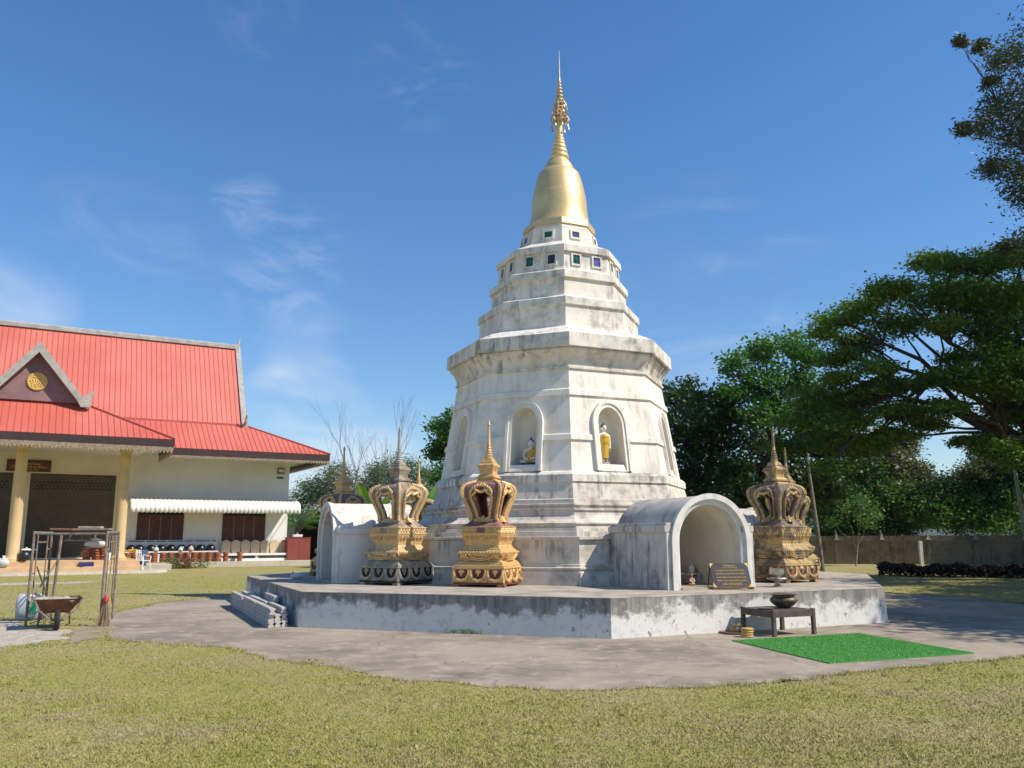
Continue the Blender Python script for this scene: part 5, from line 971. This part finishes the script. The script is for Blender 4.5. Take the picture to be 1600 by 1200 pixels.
def branchy(mb, p, q, r0, r1, sag=.0, n=5, jit=.06):
    p = Vector(p); q = Vector(q); L = (q-p).length; pts = []
    for i in range(n+1):
        f_ = i/n; x = p.lerp(q, f_); x.z += math.sin(PI*f_)*sag*L
        if 0 < i < n: x += Vector((random.uniform(-1, 1), random.uniform(-1, 1), random.uniform(-1, 1)))*jit*L*.4
        pts.append(x)
    mb.tube(pts, [r0+(r1-r0)*i/n for i in range(n+1)], 6, False); return pts
def tree(name, label, base, fork_h, clumps, leafm, bark, tr=.3, leaf=.25, per=300, flat=.6, group=None, lean_=(0, 0), wr=.42, sag=.08, limbs=6, tight=.3, upb=.6, cat='tree', twigs=3, sub=9):
    t = thing(name, label, cat, base, 0, group); base = Vector(base); loc = []; tips = []
    for c, r in clumps:
        p, k = clump_pts(Vector(c)-base, r, int(per*max(.3, (r**1.5))), flat, sub, tight); loc.append(p); tips.append((Vector(c)-base, r, k))
    npmesh('crown', leaves(np.concatenate(loc), leaf, wr, upb), 4, leafm, t)
    b = MB(); fk = Vector((lean_[0], lean_[1], fork_h)); tp_ = branchy(b, (0, 0, -.05), fk, tr*1.25, tr*.8, 0, 6, .03); b.build('trunk', bark, t, True, 60)
    b = MB(); main = []
    ds = sorted(tips, key=lambda q: -q[1]); groups = []
    for c, r, k in ds:                                     # a limb for each direction, shared by the clumps along it
        for g_ in groups:
            if (g_[0]-fk).normalized().dot((c-fk).normalized()) > .93: g_[1].append((c, r, k)); break
        else: groups.append([c, [(c, r, k)]])
    for c0, members in groups:
        far = max(members, key=lambda q: (q[0]-fk).length)[0]; rr_ = tr*.62*min(1, .45+.12*len(members)); pts = branchy(b, fk+Vector((0, 0, random.uniform(-.15, .1)*fork_h*.3)), fk.lerp(far, .93), rr_, max(.012, rr_*.22), sag, 7, .07)
        for c, r, k in members:
            j = min(range(1, len(pts)), key=lambda i: (pts[i]-c).length + (.0 if i < len(pts)-1 else .2)); j = max(1, j-1); br = max(.015, rr_*(.75-.5*j/len(pts)))*.6
            q = branchy(b, pts[j], c, br, br*.4, sag*.5, 4, .1)
            for s_ in k[:twigs]: branchy(b, c if random.random() < .5 else q[-2], s_, br*.4, .006, .03, 3, .12)
    b.build('branches', bark, t, True, 60); return t
def px(lst, y0, dy, kscale=1.0, two=True):
    out = []
    for u, v, r in lst:
        for j in range(2 if two else 1):
            y = y0 + random.uniform(-dy, dy); c = at(u+random.uniform(-6, 6)*j, v+random.uniform(-4, 4)*j, y); out.append(((c.x, c.y, c.z), max(.25, r*y/F*kscale)))
    return out
rain = [(1600,400,55),(1545,415,46),(1485,418,42),(1445,408,30),(1400,452,42),(1355,478,42),(1312,500,36),(1290,520,26),(1460,465,55),(1530,478,60),(1610,490,70),(1405,508,46),(1340,535,42),(1560,545,50),(1620,600,60),(1480,510,34),
    (1600,560,60),(1545,520,40),(1590,640,50),(1520,600,40),(1480,640,32),(1450,662,28),(1545,690,34),(1590,722,34),(1565,590,40),(1420,650,30),(1500,560,30),
    (1370,575,34),(1310,560,34),(1300,690,40),(1360,690,38),(1270,620,40),(1330,630,40),(1560,610,40),(1520,450,48),(1580,460,54),
    (1310,590,30),(1350,612,38),(1290,642,44),(1400,602,38),(1440,598,26),(1482,588,38),(1535,590,42),(1255,660,40),(1330,655,40),(1395,640,30),(1405,678,30),(1455,632,26),(1580,650,34),(1505,690,20),(1560,702,32),(1350,700,34),(1240,700,36),(1300,728,30),(1650,450,70),(1700,520,80),(1720,430,70),(1690,640,60)]
tree('rain_tree', 'spreading rain tree with flat layered canopy reaching in over the wall', (20.2, 31, 0), 3.2, px(rain, 30, 3.4, 1.0), LF_RAIN, BARK, .30, .17, 1150, .36, None, (.2, -.2), .5, .08, 6, .36, 1.1, twigs=6, sub=14)
near = [(1605,80,42),(1565,92,28),(1532,75,15),(1502,66,9),(1600,150,46),(1562,168,32),(1530,200,26),(1592,212,50),(1503,203,11),(1582,258,36),(1545,262,20),(1605,300,32),(1605,378,26),(1572,386,13),(1545,130,14),(1680,60,80),(1700,180,90),(1690,300,80),(1800,120,110),(1820,280,110),(1660,390,40)]
NT_ = tree('overhanging_tree', 'dark feathery tree whose branches hang in at the top right', (20.5, 26.0, 0), 7.0, px(near, 25, 1.8, 1.0), LF_NEAR, BARK, .13, .16, 900, .75, 'dark feathery trees on the right', (-.4, -.2), .34, .04, 6, .34, .2)
def shade_tree(label, x, y, zc, rad, n, seed):
    rng = random.Random(seed); cl_ = []
    for i in range(n):
        a = i*2.4; q = rad*math.sqrt((i+.5)/n); cl_.append(((x+q*math.cos(a), y+q*math.sin(a), zc + rng.uniform(-1.2, 1.2) - .05*q*q), rng.uniform(1.3, 1.9)))
    tree('overhanging_tree', label, (x+.5, y, 0), zc*.45, cl_, LF_NEAR, BARK, .3, .30, 640, .6, 'dark feathery trees on the right', (.2, 0), .4, .04, 6, .34, .6)
shade_tree('dark feathery tree shading the concrete from beyond the right edge', 20.4, 14.9, 8.8, 5.9, 42, 5)
shade_tree('second dark feathery tree beyond the right edge', 27.0, 22.5, 9.0, 6.6, 44, 6)
shade_tree('dark feathery tree farther back beyond the right edge', 32.5, 34.5, 9.5, 7.0, 44, 8)
shade_tree('dark feathery tree farthest back beyond the right edge', 35.0, 42.0, 7.0, 6.0, 36, 9)
mid = [(1150,572,26),(1190,548,34),(1240,542,32),(1190,600,44),(1250,598,40),(1145,612,30),(1215,640,40),(1270,560,26),(1170,650,34),(1275,650,36)]
tree('bushy_tree', 'bright green bushy tree standing behind the sooty crown monument', (14.0, 39.4, 0), 4.0, px(mid, 40, 2.0), LF_MID, BARK, .17, .26, 520, .7, 'leafy trees behind the stupa', (-2.0, 0), .5)
dk = [(1060,612,30),(1092,640,42),(1062,690,44),(1120,682,44),(1082,750,46),(1142,742,44),(1050,780,34),(1112,800,38),(1020,640,30),(1010,720,40),(1135,640,26)]
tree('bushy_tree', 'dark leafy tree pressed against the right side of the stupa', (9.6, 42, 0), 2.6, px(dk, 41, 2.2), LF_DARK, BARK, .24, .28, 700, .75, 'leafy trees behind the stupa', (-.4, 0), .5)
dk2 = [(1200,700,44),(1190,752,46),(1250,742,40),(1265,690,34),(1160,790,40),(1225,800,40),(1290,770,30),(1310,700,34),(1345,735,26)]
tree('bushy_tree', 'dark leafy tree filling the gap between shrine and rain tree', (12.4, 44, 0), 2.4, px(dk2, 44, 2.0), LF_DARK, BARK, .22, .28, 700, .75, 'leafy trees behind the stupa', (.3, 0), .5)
lt = [(690,672,28),(702,700,26),(680,705,20),(715,660,30),(740,690,40),(720,740,36),(760,640,40),(700,745,26)]
tree('bushy_tree', 'green leafy tree peeping out at the left edge of the stupa', (-3.2, 46, 0), 3.0, px(lt, 46, 1.5), LF_MID, BARK, .2, .26, 600, .75, 'leafy trees behind the stupa', (.2, 0), .5)
# bushes beyond the boundary wall
wl0, wl1 = Vector((6.0, 53.0, 0)), Vector((46.0, 43.0, 0)); wdir = (wl1-wl0).normalized(); wn_ = Vector((wdir.y, -wdir.x, 0))
bush_defs = [('pale green shrub behind the wall next to the slender trunk', LF_BUSH, [(1290,800,26),(1310,775,28),(1335,800,28)]), ('yellowish thin shrub in the middle behind the wall', LF_OLIVE, [(1370,735,26),(1400,712,22),(1395,755,28),(1430,735,24),(1350,760,22)]),
    ('dense green shrub behind the wall below the gap of sky', LF_BUSH, [(1400,798,30),(1430,790,30),(1455,800,28)]), ('dark green shrub over the wall left of the pale pole', LF_MID, [(1490,775,30),(1520,790,30),(1475,805,24),(1505,812,26)]), ('round green shrub over the wall at the right picture edge', LF_BUSH, [(1550,775,32),(1580,790,32),(1560,815,28),(1610,780,30)]),
    ('olive tree behind the wall just left of the pale pole', LF_OLIVE, [(1540,720,26),(1570,735,24),(1520,740,20)]), ('dark shrub low behind the wall under the young tree', LF_DARK, [(1330,825,24),(1365,820,26),(1400,828,22),(1300,828,22)])]
bush_defs += [('tall dark tree behind the wall at the right edge', LF_DARK, [(1580,700,30),(1610,680,34),(1620,720,34),(1560,730,24)]), ('tall olive tree behind the wall left of the sky gap', LF_OLIVE, [(1345,700,28),(1385,690,26),(1415,690,22),(1360,730,28)]), ('dark evergreen shrub forming the backdrop under the sky gap', LF_DARK, [(1470,765,26),(1500,760,22),(1440,775,26),(1530,770,24)]), ('dark evergreen shrub behind the pale pole', LF_DARK, [(1590,760,30),(1620,780,34),(1560,765,26)]), ('broad green shrub behind the wall right of the slender trunk', LF_MID, [(1300,770,34),(1340,770,34),(1380,780,34),(1415,775,32)])]
for lb, mt, lst in bush_defs:
    c = px(lst, 56, 1.2, 1.25); bx_ = sum(q[0][0] for q in c)/len(c); by_ = sum(q[0][1] for q in c)/len(c); tree('wall_shrub', lb, (bx_, by_, 0), .5, c, mt, TWIG, .07, .26, 780, .75, 'shrubs behind the boundary wall', (0, 0), .5, cat='shrub')
yt = [(1320,795,18),(1345,785,20),(1365,800,14),(1305,815,12),(1345,812,16)]
tree('young_tree', 'young forked tree with thin pale stems in front of the wall', (18.6, 46.6, 0), .9, px(yt, 46.5, .6), LF_BUSH, BARKP, .045, .17, 300, .8, None, (.15, 0), .4, sag=.02)
t = thing('slender_tree', 'slender pale trunk rising behind the sooty crown monument', 'tree', (13.9, 38.6, 0)); b = MB(); b.tube([(0, 0, 0), (-.08, 0, 1.4), (-.22, 0, 3.2), (-.35, .1, 5.4), (-.5, .2, 7.2)], [.11, .095, .08, .065, .03], 10); b.tube([(-.18, 0, 2.8), (-.5, .1, 3.6)], [.04, .015], 6); b.build('trunk', BARKP, t, True)
p_, _ = clump_pts((-.5, .2, 7.0), 1.3, 500, .7); npmesh('crown', leaves(p_, .24, .45), 4, LF_DARK, t)
# left side: grey green trees, bare trees, bananas, palm
gl_ = [('feathery grey green tree beyond the right end of the hall', 62, [(470,785,26),(500,760,30),(530,742,26),(545,768,30),(515,785,28),(480,765,22)]), ('greyish round tree behind the banana leaves', 64, [(580,750,26),(600,738,28),(625,730,28),(655,742,26),(605,765,32),(640,768,30),(570,770,26),(675,755,26)]), ('low greyish tree closest to the end of the hall', 60, [(455,800,20),(470,815,22),(500,815,22)])]
for lb, y, lst in gl_: c = px(lst, y, 1.5); tree('feathery_tree', lb, (sum(q[0][0] for q in c)/len(c), y, 0), 1.6, c, LF_GREY, TWIG, .12, .24, 560, .75, 'greyish trees far left behind the platform', (0, 0), .3)
def bare(label, u0, v0, y, u1, v1, seed):
    rng = random.Random(seed); p = at(u0, 839, y); t = thing('bare_tree', label, 'tree', (p.x, y, 0), 0, 'leafless trees behind the left shrine'); top = at(u1, v1, y)-Vector((p.x, y, 0)); b = MB(); tw = MB()
    def grow(q, d, L, r, lev):
        e = q + d*L; mid_ = q.lerp(e, .5)+Vector((rng.uniform(-1, 1), rng.uniform(-1, 1), 0))*L*.06; (b if lev < 2 else tw).tube([q, mid_, e], [r, r*.8, r*.6], 5, False)
        if lev >= 5: return
        for k in range(2 if lev else 3 + (rng.random() < .4)):
            nd = (d + Vector((rng.uniform(-.34, .34), rng.uniform(-.34, .34), rng.uniform(0, .4)))).normalized(); grow(e if k < 2 else mid_, nd, L*rng.uniform(.6, .85), r*.58, lev+1)
    grow(Vector((0, 0, 0)), (top*.3).normalized(), top.length*.36, .075, 0); b.build('trunk', TWIG, t, True); tw.build('twigs', TWIG, t)
bare('leafless tree left of the two, above the left shrine', 560, 780, 58, 562, 672, 4); bare('leafless tree right of the two, behind the weathered crown monument', 598, 780, 57, 606, 666, 9); bare('small leafless tree beside the hall eave', 500, 800, 61, 505, 725, 14); bare('leafless shrub with pale twigs behind the wall in the middle', 1420, 800, 58, 1425, 690, 21)
def banana(label, x, y, H, n, seed, dirs=None):
    rng = random.Random(seed); t = thing('banana_plant', label, 'plant', (x, y, 0), 0, 'banana plants behind the platform'); b = MB(); b.tube([(0, 0, 0), (.03, 0, H*.3), (0, 0, H*.55)], [.13, .11, .07], 10); b.build('stem', LF_BUSH, t, True)
    for i in range(n):
        a = i*2.4 + rng.uniform(-.3, .3); up = rng.uniform(.5, 1.3); L = H*rng.uniform(.45, .62); c, s_ = math.cos(a), math.sin(a); b = MB(); rings = []; m_ = 20
        for k in range(m_+1):
            f_ = k/m_; r_ = L*f_*math.cos(up*(1-.2*f_)); z = H*.5 + L*f_*math.sin(up) - L*.42*f_*f_*(1.5-up*.7); w = L*.105*math.sin(PI*min(1, f_*.93+.07))**.7; w *= rng.uniform(.8, 1.1)
            p = Vector((c*r_, s_*r_, z)); sd_ = Vector((-s_, c, 0)); ww = w*(1 - .35*(k % 2)*rng.random()); rings.append([p+sd_*ww+Vector((0, 0, .45*w)), p+sd_*ww*.5+Vector((0, 0, .25*w)), p, p-sd_*w*.5+Vector((0, 0, .25*w)), p-sd_*w+Vector((0, 0, .45*w))])
        b.stack(rings, False, False, False); b.build('leaf', LF_BANANA, t, True)
for i, (u, y, H, n, lb) in enumerate(((578, 33, 4.1, 9, 'banana plant with broad lit leaves right of the left shrine'), (600, 35, 3.4, 6, 'banana plant hidden behind the weathered crown monument'), (668, 34, 4.4, 9, 'banana plant beside the left edge of the stupa'), (688, 37, 4.2, 6, 'banana plant closest behind the stupa'), (552, 46, 3.4, 6, 'low banana plant behind the left shrine'))):
    p = at(u, 839, y); banana(lb, p.x, y, H, n, i+3)
def palm(label, x, y, H, seed):
    rng = random.Random(seed); t = thing('small_palm', label, 'palm', (x, y, 0)); b = MB(); b.tube([(0, 0, 0), (.05, 0, H*.5)], [.16, .1], 8); b.build('trunk', BARK, t, True); vs = []
    for i in range(14):
        a = i*2.4; up = rng.uniform(.2, 1.2); L = H*.6
        for k in range(26):
            f_ = (k+2)/28; r_ = L*f_*math.cos(up); z = H*.5 + L*f_*math.sin(up) - L*.5*f_*f_; p = np.array((math.cos(a)*r_, math.sin(a)*r_, z))
            for s_ in (-1, 1):
                sd_ = np.array((-math.sin(a)*s_+math.cos(a)*.5, math.cos(a)*s_+math.sin(a)*.5, -.35)); q = p + sd_*L*.28*(1-f_*.6); w = np.array((math.cos(a), math.sin(a), 0))*.025; vs += [p-w, p+w, q+w*.3, q-w*.3]
    npmesh('fronds', np.array(vs), 4, LF_BUSH, t)
p = at(462, 839, 54); palm('small palm between the hall corner and the hut', p.x, 54, 4.6, 2)

# boundary wall with capped posts
t = thing('boundary_wall', 'old stained low concrete wall running behind the lawn on the right', 'wall', wl0, math.atan2(wdir.y, wdir.x)); Lw = (wl1-wl0).length
b = MB(); b.box(0, Lw, 0, .14, 0, 1.30); b.build('lower_panel', WALLOLD, t); b = MB(); b.box(0, Lw, .02, .12, 1.36, 1.60); b.build('upper_panel', WALLOLD, t); b = MB(); b.box(0, Lw, -.05, .17, 1.30, 1.36); b.build('ledge', WALLOLD, t)
b0 = None; x = 1.0; k = 0
while x < Lw-1:
    b = MB(); b.box(x-.12, x+.12, -.04, .16, 0, 1.29); b.box(x-.1, x+.1, -.02, .14, 1.37, 1.64); b.build('post', WALLOLD, t); b = MB(); b.stack([[(x-.14, -.10, 1.37), (x+.14, -.10, 1.37), (x+.14, .0, 1.37), (x-.14, .0, 1.37)], [(x-.07, -.06, 1.5), (x+.07, -.06, 1.5), (x+.07, .01, 1.5), (x-.07, .01, 1.5)], [(x-.03, -.01, 1.72), (x+.05, -.01, 1.72), (x+.05, .03, 1.72), (x-.03, .03, 1.72)], [(x-.06, .0, 1.95), (x-.02, .0, 1.95), (x-.02, .02, 1.95), (x-.06, .02, 1.95)]]); b.build('finial', GREYPOLE, t); x += 2.45
b = MB(); b.box(-.09, .09, -.08, .08, 0, 1.3); o = b.build('white_post', PL_SHRINE, None, bevel=.01); p = gz(1457, 885); o.location = (22.9, 48.1, 0); tag(o, 'pale concrete post standing against the boundary wall', 'post')
pb = at(1600, 839, 40); t = thing('lamp_pole', 'tall pale leaning pole at the right picture edge', 'pole', (pb.x+.15, 40, 0)); b = MB(); b.tube([(0, 0, 0), (-.30, 0, 6.0), (-.36, 0, 7.3)], [.10, .075, .06], 12); b.build('shaft', GREYPOLE, t, True); b = MB(); b.lathe([(.11, 0), (.16, .0), (.16, .06), (.1, .1)], 12); b.build('foot', GREYPOLE, t)
# dark clipped hedge
h0, h1 = Vector((15.0, 35.3, 0)), Vector((27.0, 29.0, 0)); pts = []
n = 14000; f_ = RNG.uniform(0, 1, n); cross = RNG.uniform(-.7, .7, n); zz = np.abs(RNG.uniform(0, 1, n))**.6*(.46 + .05*np.sin(f_*40) + .04*np.sin(f_*93)); d_ = (h1-h0); dn = Vector((-d_.y, d_.x, 0)).normalized()
P_ = np.stack([h0.x + d_.x*f_ + dn.x*cross, h0.y + d_.y*f_ + dn.y*cross, zz], 1); t = thing('dark_hedge', 'low clipped dark purple hedge in the shade before the boundary wall', 'hedge', (0, 0, 0)); npmesh('foliage', leaves(P_, .16, .5), 4, LF_HEDGE, t)
# small plants at the hall plinth
def tuft(name, label, u_s, t_, r, mat, n, L, cat='plant'):
    c = hp(u_s, t_, 0); P_ = np.stack([RNG.normal(0, r*.5, n), RNG.normal(0, r*.3, n), np.abs(RNG.uniform(0, r*.75, n))], 1); t = thing(name, label, cat, (c.x, c.y, 0), HR); npmesh('foliage', leaves(P_, L, .35, .1), 4, mat, t); return t
tuft('red_leaved_plant', 'reddish leaved plant at the hall plinth before the pots', 1.65, .45, .75, LF_RED, 500, .16); tuft('weeds', 'low green weeds at the plinth left of the reddish plant', .95, .45, .75, LF_BUSH, 500, .13, 'weeds'); tuft('weeds', 'low green weeds at the plinth right of the reddish plant', 2.5, .4, .6, LF_BUSH, 260, .12, 'weeds')
q = gz(725, 990); P_ = np.stack([RNG.normal(0, .18, 260), RNG.normal(0, .03, 260), np.abs(RNG.uniform(0, .07, 260))], 1); t = thing('weeds', 'tiny weeds growing at the foot of the platform wall', 'weeds', (q.x, q.y-.02, .004), PR*-.85); npmesh('foliage', leaves(P_, .06, .35, .1), 4, LF_BUSH, t)
q = gz(495, 1037); P_ = np.stack([RNG.normal(0, .16, 150), RNG.normal(0, .05, 150), np.abs(RNG.uniform(0, .05, 150))], 1); t = thing('weeds', 'small grass tuft at the front edge of the concrete', 'weeds', (q.x, q.y, .0), 0); npmesh('foliage', leaves(P_, .07, .10, -.2), 4, BLADE, t)

n = 700; Y_ = 1/(1/4.5 + (1/16-1/4.5)*RNG.uniform(0, 1, n)); X_ = Y_*np.tan(RNG.uniform(-R(40), R(40), n)); P_ = np.stack([X_, Y_, RNG.uniform(.012, .03, n)], 1); P_ = P_[Y_ < 12.5]
o = npmesh('fallen_leaves', leaves(P_, .045, .45, 2.5), 4, plain('dry_leaf', (0.30, 0.19, 0.09), 0.8, 0, 0.3, 30, 0, c2=(0.42, 0.36, 0.22))); o['kind'] = 'stuff'; o['label'] = 'small dry fallen leaves scattered on the lawn'
